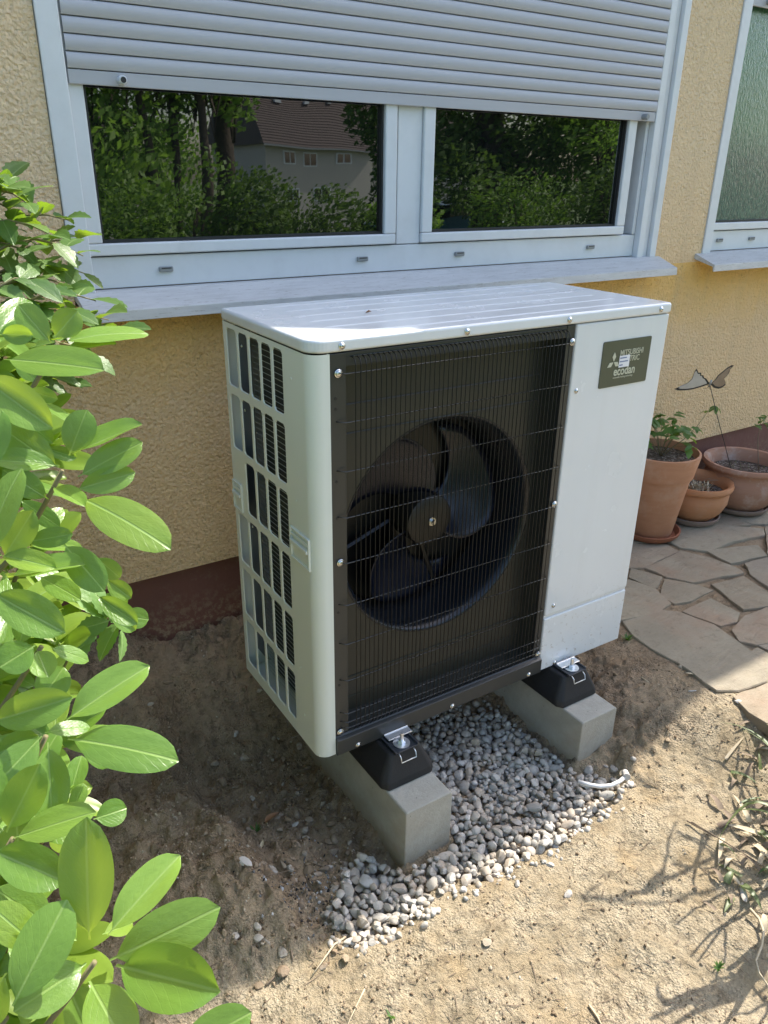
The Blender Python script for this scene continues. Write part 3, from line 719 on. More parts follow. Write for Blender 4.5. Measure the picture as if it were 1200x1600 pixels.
# right front panel: two pieces with a pressed joint, plus right side
fp = MB(); fp.box(.7175, W, 0.0, .02, .181, HL - .002); fpo = fp.build('front_panel', MT['enamel'], hp, bevel=.004, seg=3)
MB().box(.7175, W - .001, .0045, .02, .172, .1805).build('panel_joint', MT['enamel'], hp)
MB().box(.7175, W, .0, .02, -.004, .1715).build('access_panel', MT['enamel'], hp, bevel=.004, seg=3)
MB().box(W - .0035, W, .0205, D - .001, -.004, HL - .002).build('right_side_panel', MT['enamel'], hp)
# fan frame, recess and plate
X0, X1, Z0, Z1 = .044, .716, .0, HL - .003
ox0, ox1, oz0, oz1 = .082, .690, .052, .962
fr = MB()
fr.box(X0, ox0, .002, .014, .055, Z1); fr.box(ox1, X1, .004, .014, .050, Z1 - .0); fr.box(ox0 + .0003, ox1 - .0003, .005, .014, oz1, Z1)
fr.prism([(.000, .048), (-.010, .044), (-.010, .002), (-.006, -.002), (.012, -.002), (.012, .052), (.004, .052)], 'x', X0 + .001, X1 - .001)
fr.build('grille_frame', MT['darkmetal'], hp, bevel=.0012)
for (x, z) in ((.0575, .90), (.0575, .878), (.0575,.72), (.0575,.635), (.0575,.40), (.0575,.20), (.703,.845), (.703,.83), (.703,.62), (.703,.30)):
    MB().lathe([(0, -.0006), (.0032, -.0006), (.0034, .0)], (0,0,0), 10, 'y').build('hole', MT['seal'], hp, loc=(x, .0035 if x > .5 else .0015, z))
rc = MB(); dpt = .062; cx_, cz_, rad = .386, .512, .288
# sloping recess walls
rin = (ox0 + .010, ox1 - .012, oz0 + .01, oz1 - .012)
fo = [(ox0, .0135, oz0), (ox1, .0135, oz0), (ox1, .0135, oz1), (ox0, .0135, oz1)]
fi = [(rin[0], dpt, rin[2]), (rin[1], dpt, rin[2]), (rin[1], dpt, rin[3]), (rin[0], dpt, rin[3])]
rc.add(fo + fi, [(i, (i + 1) % 4, 4 + (i + 1) % 4, 4 + i) for i in range(4)])
N = 96; circ = []; rect = []
for i in range(N):
    a = 2 * math.pi * i / N; c_, s_ = math.cos(a), math.sin(a); circ.append((cx_ + rad * c_, dpt, cz_ + rad * s_))
    t = min((rin[1] - cx_) / c_ if c_ > 1e-6 else ((rin[0] - cx_) / c_ if c_ < -1e-6 else 9), (rin[3] - cz_) / s_ if s_ > 1e-6 else ((rin[2] - cz_) / s_ if s_ < -1e-6 else 9))
    t = max(t, .2895/1.0 if False else t)
    rect.append((cx_ + t * c_, dpt, cz_ + t * s_))
rc.add(circ + rect, [(i, (i + 1) % N, N + (i + 1) % N, N + i) for i in range(N)])
# rectangle corners
for qx, qz in ((rin[1], rin[3]), (rin[0], rin[3]), (rin[0], rin[2]), (rin[1], rin[2])):
    best = sorted(range(N), key=lambda i: math.hypot(rect[i][0] - qx, rect[i][2] - qz))[:2]
    rc.add([rect[best[0]], rect[best[1]], (qx, dpt, qz)], [(0, 1, 2)])
rc.build('recess_plate', MT['recess'], hp)
for z in (.865, .80, .165, .105):
    MB().tube([(rin[0] + .01, dpt - .001, z), (rin[1] - .01, dpt - .001, z)], .0016, 5).build('pressed_line', MT['recess'], hp)
bm_ = MB().lathe([(.2885, -.0012), (.2855, -.0018), (.281, .002), (.2745, .012), (.270, .028), (.268, .05), (.268, .15)], (cx_, dpt, cz_), 72, 'y')
bm_.build('bellmouth', MT['bell'], hp, smooth=True)
MB().box(.08, .70, .225, .229, .02, .98).build('fan_backing', MT['duct'], hp)
for a in (0, 90, 180, 270):
    a_ = R(a + 20); MB().tube([(cx_ + .05 * math.cos(a_), .205, cz_ + .05 * math.sin(a_)), (cx_ + .30 * math.cos(a_), .205, cz_ + .30 * math.sin(a_))], .008, 6).build('motor_stay', MT['duct'], hp)
# fan
fan = empty('fan', (cx_, .105, cz_), 0, hp)
hub = MB().lathe([(0, 0), (.030, .0005), (.058, .003), (.066, .008), (.069, .018), (.069, .085)], (0, 0, 0), 48, 'y').build('hub', MT['hub'], fan, smooth=True)
hub.data.set_sharp_from_angle(angle=R(40))
nut = MB().lathe([(0, -.012), (.0055, -.012), (.0065, -.009), (.0065, -.003), (.0115, -.003), (.0115, .0), (.008, .001)], (0,0,0), 12, 'y').build('shaft_nut', MT['steel'], fan)
bl = MB(); nr, na = 12, 16
for i in range(nr + 1):
    u = i / nr; r_ = .066 + (.258 - .066) * u
    aw = R(60 + 26 * u); lead = R(14 * u + 26 * u * u)
    for j in range(na + 1):
        v_ = j / na
        a = -aw / 2 + aw * v_ + lead
        rr = r_ - (.035 * max(0, (abs(v_ - .5) * 2) ** 4) * u)
        y = .020 + .075 * v_ + .016 * math.sin(v_ * math.pi) * u + .01 * u
        bl.v.append((rr * math.cos(a), y, rr * math.sin(a)))
for i in range(nr):
    for j in range(na):
        k = i * (na + 1) + j; bl.f.append((k, k + 1, k + na + 2, k + na + 1)); bl.m.append(0)
b0 = bl.build('blade', MT['fan'], fan, smooth=True, recalc=False)
so = b0.modifiers.new('solid', 'SOLIDIFY'); so.thickness = .003
b0.rotation_euler = (0, R(14), 0)
for a in (-106, -226):
    b1 = b0.copy(); b1.rotation_euler = (0, R(a), 0); COL.objects.link(b1); b1.parent = fan
# wire grille
wg = MB(); yg = -.013; nw = 49
for k in range(nw):
    x = .096 + k * (.684 - .096) / (nw - 1) + rnd.uniform(-.0006, .0006)
    wg.tube([(x, .003, .9815), (x, yg + .004, .977), (x, yg, .966), (x + rnd.uniform(-.0005, .0005), yg, .5), (x, yg, .086), (x, yg + .004, .066), (x, .004, .050)], .00115, 6)
wg.build('vertical_wires', MT['wire'], hp, smooth=True)
hz = [.951, .850, .743, .637, .527, .420, .316, .214, .118, .092, .075]
hw = MB()
for k, z in enumerate(hz):
    if k in (0, 4, 10): pts = [(.060, .000, z), (.075, yg + .0025, z), (.700, yg + .0025, z), (.708, .0, z)]
    else: pts = [(.0575, .003, z + .001), (.072, yg + .0025, z), (.694, yg + .0025, z), (.702, .004, z)]
    hw.tube(pts, .0013, 6)
hw.tube([(.094, .0045, .9815), (.686, .0045, .9815)], .0013, 6)
hw.build('cross_wires', MT['wire2'], hp, smooth=True)
# screws
def screw(x, y, z, r_=.0062, axis='y'):
    s_ = MB().lathe([(0, -.0042), (r_ * .5, -.0040), (r_ * .85, -.0028), (r_, -.0010), (r_, .0008)], (0,0,0), 14, 'y')
    s_.lathe([(r_ * 1.35, 0), (r_ * 1.35, -.0008), (r_ * .9, -.0009)], (0,0,0), 14, 'y')
    o = s_.build('screw', MT['steel'], hp, smooth=True, loc=(x, y, z))
    MB().box(-r_*.35, r_*.35, -.0046, -.0040, -.0006, .0006).build('cross_slot', MT['seal'], o)
for x, z in ((.069, 1.006), (.380, 1.006), (.685, 1.006), (1.008, 1.006)): screw(x, -.0048, z, .0055)
for x, z in ((.063, .951), (.063, .527), (.0575, .062), (.706, .951), (.706, .527), (.706, .060)): screw(x, -.0005, z, .0068)
for x, z in ((.102, .010), (.395, .010), (.668, .010)): screw(x, -.0105, z, .0055)
for x, z in ((.738, .827), (.746, .209), (.778, .006)): screw(x, -.0005, z, .0050)
# badge
bx0, bx1, bz0, bz1 = .815, .991, .822, .940
bd = MB().prism(rounded(bx0, bx1, bz0, bz1, .004, .004), 'y', -.0022, .0005).build('badge', MT['badge'], hp)
def text(s_, x, z, size, mat, parent, sx=1.0, bold=0.0, y=-.0026, th=.0003, shear=0):
    cu = bpy.data.curves.new('text', 'FONT'); cu.body = s_; cu.size = size; cu.extrude = th; cu.offset = bold; cu.resolution_u = 4
    cu.shear = shear
    ob = bpy.data.objects.new('text', cu); COL.objects.link(ob)
    dg = bpy.context.evaluated_depsgraph_get(); me = bpy.data.meshes.new_from_object(ob.evaluated_get(dg))
    bpy.data.objects.remove(ob); me.materials.clear(); me.materials.append(mat)
    o = bpy.data.objects.new('lettering', me); COL.objects.link(o); o.parent = parent
    o.rotation_euler = (R(90), 0, 0); o.location = (x, y, z); o.scale = (sx, 1, 1); return o
BXW, BZH = bx1 - bx0, bz1 - bz0
def bp(u, v): return (bx0 + u * BXW, bz0 + v * BZH)
# three rhombi emblem
em = MB(); ex, ez = bp(.245, .545); s1, s2 = .0235, .0100
def rhomb(ang):
    a = R(ang); u_ = Vector((math.cos(a), math.sin(a))); v_ = Vector((-u_.y, u_.x))
    c0 = Vector((ex, ez)) + u_ * .0012
    p = [c0, c0 + u_ * s1 * .5 + v_ * s2 * .62, c0 + u_ * s1, c0 + u_ * s1 * .5 - v_ * s2 * .62]
    em.prism([(q.x, q.y) for q in p], 'y', -.0030, -.0021)
rhomb(90); rhomb(210); rhomb(330)
em.build('emblem', MT['print'], bd)
x, z = bp(.36, .66); text('MITSUBISHI', x, z, .0205, MT['print'], bd, .84, .0001)
x, z = bp(.36, .515); text('ELECTRIC', x, z, .0205, MT['print'], bd, .84, .0001)
x, z = bp(.27, .24); text('ecodan', x, z, .0320, MT['print'], bd, .86, .0006)
x, z = bp(.27, .175); text('renewable heating technology', x, z, .0066, MT['print'], bd, .92, 0)
x, z = bp(.355, .405); stk = MB().box(x, x + .038, -.0036, -.0031, z, z + .030).build('sticker', MT['sticker'], bd)
for k, (wd) in enumerate((.024, .030, .012)):
    MB().box(x + .002, x + .002 + wd, -.0039, -.0037, z + .0225 - k * .009, z + .0255 - k * .009).build('sticker_line', MT['ink'], stk)
# mounting tabs of the unit
for xx in (.214, .812):
    t_ = MB(); t_.prism([(xx - .036, -.034), (xx + .036, -.034), (xx + .036, -.012), (xx - .036, -.012)], 'z', .004, .007)
    t_.box(xx - .036, xx + .036, -.012, -.0105, .004, .0095)
    t_.build('mounting_tab', MT['zinc'], hp, bevel=.0008)
# little dried seed on the lid
lf = MB(); lf.add([(-.012, 0, 0), (-.002, -.0035, .003), (.012, .001, .001), (-.003, .004, .002), (0, 0, .0055)], [(0,1,4),(1,2,4),(2,3,4),(3,0,4),(0,3,2,1)])
p_ = at_z(576, 488, HT + .0005); lfo = lf.build('dry_seed', MT['deadleaf'], loc=(p_[0], p_[1], HT + .0005), rot=(0, 0, .3)); tag(lfo, 'tiny brown dried seed husk lying on the white lid of the unit', 'seed husk')

# rubber feet, kerb blocks
def foot(xc, y0, label):
    e = empty('rubber_foot', (xc, y0, -.0905)); tag(e, label, 'rubber foot', 'black rubber feet under the unit')
    b_ = MB(); L = .60; Hh = .0855
    secs = [(0, .078, .030, 0), (0.035, .078, .047, 0)]
    # loft: bottom rectangle with clipped corners to top rectangle
    bot = [(-.066, 0), (.066, 0), (.080, .018), (.080, L - .018), (.066, L), (-.066, L), (-.080, L - .018), (-.080, .018)]
    mid_ = [(x * .99, .004 + y * (L - .008) / L) for x, y in bot]
    top = [(-.040, .030), (.040, .030), (.046, .040), (.046, L - .04), (.040, L - .03), (-.040, L - .03), (-.046, L - .04), (-.046, .040)]
    vs = [(x, y, 0) for x, y in bot] + [(x, y, .020) for x, y in mid_] + [(x, y, Hh) for x, y in top]
    fs = [tuple(range(8))[::-1], tuple(range(16, 24))] + [(r_ * 8 + i, r_ * 8 + (i + 1) % 8, (r_ + 1) * 8 + (i + 1) % 8, (r_ + 1) * 8 + i) for r_ in (0, 1) for i in range(8)]
    b_.add(vs, fs); b_.build('rubber_body', MT['rubber'], e, bevel=.006, seg=3, angle=15)
    c_ = MB(); c_.box(-.034, .034, .022, L - .022, Hh + .0003, Hh + .004); c_.box(-.036, -.031, .0225, L - .0225, Hh + .0043, Hh + .008); c_.box(.031, .036, .0225, L - .0225, Hh + .0043, Hh + .008)
    c_.build('channel', MT['channel'], e, bevel=.0008)
    clip = MB().tube([(-.026, .020, Hh + .002), (-.026, .011, Hh - .004), (-.026, .007, Hh - .017), (.018, .007, Hh - .017), (.018, .011, Hh - .004), (.018, .020, Hh + .002)], .0016, 6)
    clip.build('wire_clip', MT['zinc'], e, smooth=True)
    zt = Hh + .0045
    wsh = MB().lathe([(.0055, 0), (.0215, 0), (.0215, .0022), (.0055, .0022)], (0, .048, zt), 24).build('washer', MT['zinc'], e)
    bo = MB().lathe([(.0, .030), (.0048, .030), (.0052, .028), (.0052, .0)], (0, .048, zt + .002), 14)
    bo.lathe([(.0105, .0), (.0105, .007), (.009, .0085), (.005, .0085)], (0, .048, zt + .0023), 6)
    bo.build('bolt', MT['zinc'], e)
    return e
foot(.205, -.100, 'black rubber foot on the left concrete block, nearer the leafy bush')
foot(.808, -.092, 'black rubber foot on the right concrete block, nearer the patio')
def kerb(x0, x1, y0, L, zt, label, name='concrete_block'):
    b_ = MB(); c_ = .012; hh = .23
    prof = [(x0, zt - hh), (x1, zt - hh), (x1, zt - c_ * .5), (x1 - c_ * .5, zt), (x0 + c_ * .2, zt), (x0, zt - c_ * .3)]
    prof = [(a - x0, b - zt) for a, b in prof]
    b_.prism(prof, 'y', 0, L); o = b_.build(name, MT['concrete'], bevel=.003, seg=2, loc=(x0, y0, zt))
    return tag(o, label, 'concrete block', 'concrete kerb blocks carrying the unit')
kerb(.135, .275, -.180, .66, -.091, 'grey concrete block under the left foot, front face rising from the pebbles')
kerb(.744, .884, -.166, .64, -.091, 'grey concrete block under the right foot, beside the darker soil and patio')

# ------------------------------------------------------------------ pebbles
def blob_mesh(seed, flat=.6, sub=2):
    r2 = random.Random(seed); bm = bmesh.new(); bmesh.ops.create_icosphere(bm, subdivisions=sub, radius=1)
    ph = [r2.uniform(0, 6.28) for _ in range(6)]; ex = r2.uniform(1.0, 1.4)
    cuts = [(Vector((r2.gauss(0,1), r2.gauss(0,1), r2.gauss(0,1))).normalized(), r2.uniform(.50, .90)) for _ in range(10)]
    for v in bm.verts:
        p = v.co.copy()
        for nrm, d_ in cuts:
            q = p.dot(nrm)
            if q > d_: p -= nrm * (q - d_) * .85
        k = 1 + .06 * math.sin(p.x * 3 + ph[0]) + .06 * math.sin(p.y * 3.4 + ph[1]) + .05 * math.sin(p.z * 4 + ph[2])
        v.co = Vector((p.x * k * ex, p.y * k, p.z * k * flat))
    me = bpy.data.meshes.new('pebble'); bm.to_mesh(me); bm.free(); me.polygons.foreach_set('use_smooth', [True] * len(me.polygons)); me.set_sharp_from_angle(angle=R(26)); return me
PV = [blob_mesh(100 + i, rnd.uniform(.55, .85)) for i in range(14)]
PVl = [blob_mesh(100 + i, rnd.uniform(.55, .85), 1) for i in range(10)]
for me in PV: me.materials.append(MT['pebble'])
def inpoly(x, y, P):
    c = False; n = len(P)
    for i in range(n):
        x1, y1 = P[i]; x2, y2 = P[(i + 1) % n]
        if (y1 > y) != (y2 > y) and x < (x2 - x1) * (y - y1) / (y2 - y1) + x1: c = not c
    return c
GX0, GY0, CS = -.40, -.70, .004; GNX, GNY = 420, 300
gx = GX0 + CS * np.arange(GNX); gy = GY0 + CS * np.arange(GNY); GXX, GYY = np.meshgrid(gx, gy)
Hf = ground_z(GXX, GYY)
pebs = []
r3 = random.Random(5); tries = 0
bxs = [p[0] for p in GP]; bys = [p[1] for p in GP]
def settle(x, y, r_, hz_):
    i0, i1 = int((x - r_ * .7 - GX0) / CS), int((x + r_ * .7 - GX0) / CS) + 1; j0, j1 = int((y - r_ * .7 - GY0) / CS), int((y + r_ * .7 - GY0) / CS) + 1
    sub = Hf[j0:j1, i0:i1]
    return np.percentile(sub, 80)
def deposit(x, y, r_, zc, hz_):
    i0, i1 = int((x - r_ - GX0) / CS), int((x + r_ - GX0) / CS) + 2; j0, j1 = int((y - r_ - GY0) / CS), int((y + r_ - GY0) / CS) + 2
    d2 = ((GXX[j0:j1, i0:i1] - x) ** 2 + (GYY[j0:j1, i0:i1] - y) ** 2) / (r_ * r_)
    top = zc + hz_ * np.sqrt(np.clip(1 - d2, 0, 1)); Hf[j0:j1, i0:i1] = np.where(d2 < 1, np.maximum(Hf[j0:j1, i0:i1], top), Hf[j0:j1, i0:i1])
NP = 2100
while len(pebs) < NP and tries < 12000:
    tries += 1
    r_ = max(.0060, min(.0205, r3.gauss(.0108, .0034))); hz_ = r_ * r3.uniform(.6, .8)
    best = None
    for _ in range(9):
        x = r3.uniform(min(bxs), max(bxs)); y = r3.uniform(min(bys), max(bys))
        if not inpoly(x, y, GP): continue
        if (.125 - r_ < x < .285 + r_ * .6 and y > -.19 - r_) or (.735 - r_ < x < .893 + r_ and y > -.176 - r_): continue
        zz = settle(x, y, r_, hz_)
        if best is None or zz < best[0]: best = (zz, x, y)
    if not best: continue
    zz, x, y = best
    zc = zz + hz_ * .30
    if zc > gz(x, y) + .034: continue
    deposit(x, y, r_ * .92, zc, hz_); pebs.append((x, y, zc, r_, hz_))
for k in range(260):      # stones strayed over the rim, sunk into the clay
    i_ = r3.randrange(len(edge + leftc) - 1); a_, b_ = (edge + leftc)[i_], (edge + leftc)[i_ + 1]; t_ = r3.random()
    x = a_[0] + (b_[0] - a_[0]) * t_ + r3.gauss(0, .016); y = a_[1] + (b_[1] - a_[1]) * t_ + r3.gauss(-.004, .018); r_ = r3.uniform(.004, .012)
    pebs.append((x, y, gz(x, y) + r_ * r3.uniform(-.1, .35), r_, r_ * .7))
# loose scatter on the soil to the left of the block
loose = []
for k in range(420):
    px, py = r3.gauss(470, 70), r3.gauss(1300, 90)
    if k < 130: px, py = r3.gauss(440, 60), r3.gauss(1150, 55)
    elif k < 170: px, py = r3.uniform(200, 380), r3.uniform(985, 1010) - (r3.random() * 20)
    p_ = at_z(px, py, -.25); x, y = p_[0], p_[1]
    if x > .12 and y > -.2 : continue
    r_ = .003 + .012 * r3.random() ** 1.6; loose.append((x, y, gz(x, y) + r_ * .10, r_, r_ * .7))
gravel = empty('gravel_bed', (.5, .0, -.25)); tag(gravel, kind='structure')
def persp(p):
    v = (np.array(p[:3]) - CL) @ CM; return 600 + CAM['f'] * v[0] / -v[2], 800 - CAM['f'] * v[1] / -v[2], -v[2]
# topmost visible = highest relative to heightfield
score = []
for p_ in pebs:
    i, j = int((p_[0] - GX0) / CS), int((p_[1] - GY0) / CS)
    top = p_[2] + p_[4]; hf = Hf[min(max(j, 0), GNY - 1), min(max(i, 0), GNX - 1)]
    u, v_, dd = persp(p_); vis = (top > hf - .003) and p_[1] < .13
    score.append((p_[3] / dd if vis else 0, p_))
score.sort(key=lambda s_: -s_[0])
mass = MB()
for k, (sc_, p_) in enumerate(score):
    x, y, zc, r_, hz_ = p_
    mw = Matrix.Translation((x, y, zc)) @ Euler((r3.gauss(0, .28), r3.gauss(0, .28), r3.uniform(0, 6.28))).to_matrix().to_4x4() @ Matrix.Diagonal((r_ * .98, r_ * .9, r_ * 1.0, 1))
    if k < 300 and sc_ > 0:
        inst('pebble', PV[k % len(PV)], gravel, Matrix.Translation(-Vector(gravel.location)) @ mw)
    else:
        me = PV[k % len(PV)] if sc_ > 0 else PVl[k % len(PVl)]
        mass.add([mw @ v.co - Vector(gravel.location) for v in me.vertices], [tuple(pp.vertices) for pp in me.polygons])
lm_ = MB()
for (x, y, zc, r_, hz_) in loose:
    me = PVl[r3.randrange(len(PVl))] if r_ < .007 else PV[r3.randrange(len(PV))]
    mw = Matrix.Translation((x, y, zc)) @ Euler((r3.gauss(0, .4), r3.gauss(0, .4), r3.uniform(0, 6.28))).to_matrix().to_4x4() @ Matrix.Diagonal((r_, r_ * .8, r_ * .9, 1))
    lm_.add([mw @ v.co for v in me.vertices], [tuple(pp.vertices) for pp in me.polygons])
lmo = lm_.build('loose_stones', MT['dusty'], smooth=False, recalc=False); tag(lmo, 'dusty stones half sunk in the dug soil left of the unit', 'stones', kind='stuff')
mo = mass.build('small_pebbles', MT['pebbles'], gravel, smooth=True, recalc=False); tag(mo, kind='stuff')

# individual pale pebbles and chunks on the soil
def lone(px, py, rad, label, mat='palepebble', cat='pebble', name='white_pebble', group=None, zf=.7, sc=(1,1,1)):
    p_ = at_z(px, py, -.24); 
    for _ in range(3): p_ = at_z(px, py, gz(p_[0], p_[1]))
    me = blob_mesh(int(px * 7 + py), zf); me.materials.append(MT[mat])
    o = inst(name, me, None, Matrix.Translation((p_[0], p_[1], gz(p_[0], p_[1]) + rad * .35)) @ Euler((0, 0, px)).to_matrix().to_4x4() @ Matrix.Diagonal((rad * sc[0], rad * sc[1], rad * sc[2], 1)))
    return tag(o, label, cat, group)
lone(886, 1398, .0105, 'small oval white pebble alone on the sunlit clay, right of the other', group='white pebbles on the sunlit clay')
lone(808, 1382, .0080, 'smallest round white pebble on the sunlit clay below the gravel', group='white pebbles on the sunlit clay')
lone(404, 1463, .0120, 'flat pale pebble at the shadow edge below two others, left of the gravel', group='pale pebbles left of the gravel')
lone(366, 1444, .0090, 'oval pale pebble nearest the big bottom leaves of the bush', group='pale pebbles left of the gravel')
lone(401, 1440, .0105, 'grey pale pebble between the shadow edge and the twigs', group='pale pebbles left of the gravel')
lone(760, 1474, .011, 'pinkish flat stone pressed into the sunlit clay', zf=.35, mat='crumb', name='flat_stone', cat='stone')
lone(382, 1348, .0170, 'crumbly white lump of plaster on the earth heap left of the gravel', 'chunk', 'plaster lump', 'plaster_lump', sc=(1.2,.8,.7))
lone(540, 1500, .010, 'yellowish stone in the lit clay below the gravel corner', 'crumb', 'stone', 'small_stone')
lone(1045, 1145, .008, 'grey lump of earth in the shade beside the patio', 'crumb', 'stone', 'small_stone')
lone(1160, 1395, .016, 'flat white limestone piece near the strap leaves at the right edge', 'palepebble', 'stone', 'limestone_piece', zf=.4, sc=(1.5,.6,.6))
lone(1148, 805, .010, 'white scrap lying on the paving before the round pot', 'palepebble', 'scrap', 'white_scrap', zf=.5)
lone(1155, 1098, .012, 'crumpled silvery scrap between the big flagstone and the sunlit one', 'chunk', 'scrap', 'foil_scrap', zf=.5)

# crumbs and clods of earth
cr = MB(); r4 = random.Random(11)
ico = blob_mesh(3, .8, 1); icv = [v.co.copy() for v in ico.vertices]; icf = [tuple(p.vertices) for p in ico.polygons]
XY = []
for k in range(15000):
    if r4.random() < .42: px, py = r4.uniform(180, 1220), r4.uniform(1180, 1660); z0 = -.25
    elif r4.random() < .8: px, py = r4.uniform(180, 560), r4.uniform(970, 1460); z0 = -.18
    else: px, py = r4.uniform(930, 1200), r4.uniform(1000, 1240); z0 = -.18
    p_ = at_z(px, py, z0); XY.append((p_[0], p_[1]))
ZZ = ground_z(np.array([q[0] for q in XY]), np.array([q[1] for q in XY]))
for (x, y), z in zip(XY, ZZ):
    if y > .72 or (x > 1.22 - .5 * y and y > -.33): continue
    if inpoly(x, y, GP): continue
    if vn(x * 7, y * 7, 88) < r4.random() * .7: continue
    s_ = .0012 + .0055 * r4.random() ** 4.0
    if r4.random() < .012: s_ *= 1.9
    mw = Matrix.Translation((x, y, float(z) + s_ * .15)) @ Euler((r4.uniform(0,6), r4.uniform(0,6), r4.uniform(0,6))).to_matrix().to_4x4() @ Matrix.Diagonal((s_, s_ * .8, s_ * .7, 1))
    cr.add([mw @ v for v in icv], icf)
co_ = cr.build('earth_crumbs', MT['crumb'], smooth=False, recalc=False); tag(co_, 'loose crumbs and clods of dry earth scattered over the clay', 'earth crumbs', kind='stuff')

rub = MB()
for k in range(620):
    px, py = (r4.gauss(478, 42), r4.gauss(1405, 24)) if k < 420 else (r4.gauss(505, 40), r4.gauss(1335, 30))
    p_ = at_z(px, py, -.25); x, y = p_[0], p_[1]
    if inpoly(x, y, GP) or (x > .12 and y > -.2): continue
    s_ = .0010 + .0052 * r4.random() ** 3
    mw = Matrix.Translation((x, y, gz(x, y) + s_ * .3)) @ Euler((r4.uniform(0,6), r4.uniform(0,6), r4.uniform(0,6))).to_matrix().to_4x4() @ Matrix.Diagonal((s_ * 1.3, s_ * .8, s_ * .6, 1))
    rub.add([mw @ v for v in icv], icf)
ru_ = rub.build('ash_rubble', MT['ash'], recalc=False); tag(ru_, 'patch of grey ash, charcoal and mortar crumbs left of the gravel corner', 'rubble', kind='stuff')
# litter: needle-like bits of straw and bark
lt = MB()
for k in range(900):
    px, py = r4.uniform(200, 1200), r4.uniform(1020, 1600); p_ = at_z(px, py, -.23); x, y = p_[0], p_[1]
    if inpoly(x, y, GP) or (x > 1.2 - .5 * y and y > -.33) or y > .7: continue
    a = r4.uniform(0, 6.28); L = r4.uniform(.006, .024) * (2.2 if k % 9 == 0 else 1); pts = []
    for t in (-.5, 0, .5):
        xx, yy = x + math.cos(a) * L * t, y + math.sin(a) * L * t + .1 * L * abs(t); pts.append((xx, yy, gz(xx, yy) + .0025))
    lt.tube(pts, [.0004, .0009, .0003], 4)
lo_ = lt.build('plant_litter', MT['twig'], recalc=False); tag(lo_, 'fine dead stems and bark bits strewn over the soil', 'plant litter', kind='stuff')

def twig(pts_px, rad, mat, label, name='dry_twig', cat='twig', lift=.004, group=None):
    pts = []
    for px, py in pts_px:
        p_ = at_z(px, py, -.24)
        for _ in range(4): p_ = at_z(px, py, gz(p_[0], p_[1]) + lift)
        pts.append(tuple(p_))
    n = len(pts); rs = [rad * (1 - .5 * i / max(1, n - 1)) for i in range(n)]
    o = MB().tube(pts, rs, 6).build(name, MT[mat], smooth=True); return tag(o, label, cat, group)
twig([(540,1464),(522,1476),(505,1500),(487,1525)], .0026, 'straw', 'pale forked straw stalk on lit clay below the gravel corner', 'straw_stalk', 'straw', .006)
twig([(530,1370),(534,1410),(532,1450)], .0040, 'twig', 'dark upright root stub at the left end of the gravel', 'root_stub', 'root', .004)
twig([(390,1375),(420,1368),(452,1360)], .0018, 'twig', 'dark twig on the earth heap above the pale pebbles')
twig([(480,1345),(500,1352),(520,1362)], .0020, 'twig', 'dark twig on the soil left of the concrete block')
twig([(455,1485),(458,1503)], .0030, 'twig', 'short stubby grey chip on the lit clay near the bottom leaves', 'wood_chip', 'wood chip')
twig([(415,1540),(425,1530),(438,1517)], .0026, 'twig', 'slanting grey wood chip on the lit clay near the bottom leaves', 'wood_chip', 'wood chip')
twig([(570,1545),(560,1565),(548,1590),(535,1620)], .0018, 'straw', 'thin pale straw stalk at the bottom edge of the clay', 'straw_stalk', 'straw', .006)
twig([(920,1570),(934,1590),(945,1612)], .0030, 'straw', 'pale split wood sliver at the bottom right', 'wood_sliver', 'wood sliver')
twig([(1002,1058),(1016,1068),(1030,1070)], .0022, 'straw', 'forked grey twig on the shaded soil before the big flagstone')
twig([(960,1172),(975,1180),(986,1187)], .0028, 'straw', 'pale wood sliver between the right block and the white hose', 'wood_sliver', 'wood sliver')
twig([(1076,1080),(1088,1079)], .0020, 'hose', 'short white plastic pin on the shaded soil near the big flagstone', 'plastic_pin', 'plastic pin')
twig([(1073,1282),(1095,1295),(1118,1308)], .0022, 'twig', 'pair of dark stems near the strap leaves, upper one', 'dry_twig', 'stem', .008)
twig([(1080,1284),(1120,1308),(1160,1332),(1210,1365)], .0018, 'twig', 'long dark dry stem slanting across the lit clay at the right edge', 'dry_twig', 'stem', .02)
twig([(1172,1420),(1186,1436),(1193,1455),(1190,1478),(1181,1500),(1186,1520),(1200,1540),(1216,1556)], .0036, 'straw', 'pale curved root looping at the lower right edge', 'pale_root', 'root', .018)
twig([(1090,1240),(1096,1250),(1103,1252),(1110,1246)], .0016, 'twig', 'small hooked dark twig on the lit clay below the strap leaf')
# white hose stub by the gravel
pts = []
for px, py, l_ in ((903,1222,.012),(920,1227,.012),(938,1230,.012),(955,1228,.012),(968,1222,.012),(976,1215,.010)):
    p_ = at_z(px, py, -.190); pts.append((p_[0], p_[1], -.188))
hs = empty('white_hose', pts[0]); tag(hs, 'short white flat hose end lying between gravel and lit clay', 'hose')
hb = MB().tube([Vector(q) - Vector(pts[0]) for q in pts], .0056, 10).build('tube', MT['hose'], hs, smooth=True)
q = Vector(pts[-1]) - Vector(pts[0]); e_ = MB().lathe([(.0, -.012), (.009, -.012), (.010, -.004), (.0085, .004), (.0105, .006), (.0105, .013), (0, .013)], (0,0,0), 12).build('end_fitting', MT['chunk'], hs, loc=q + Vector((.008, .004, .002)), rot=(R(80), .2, R(-40)))

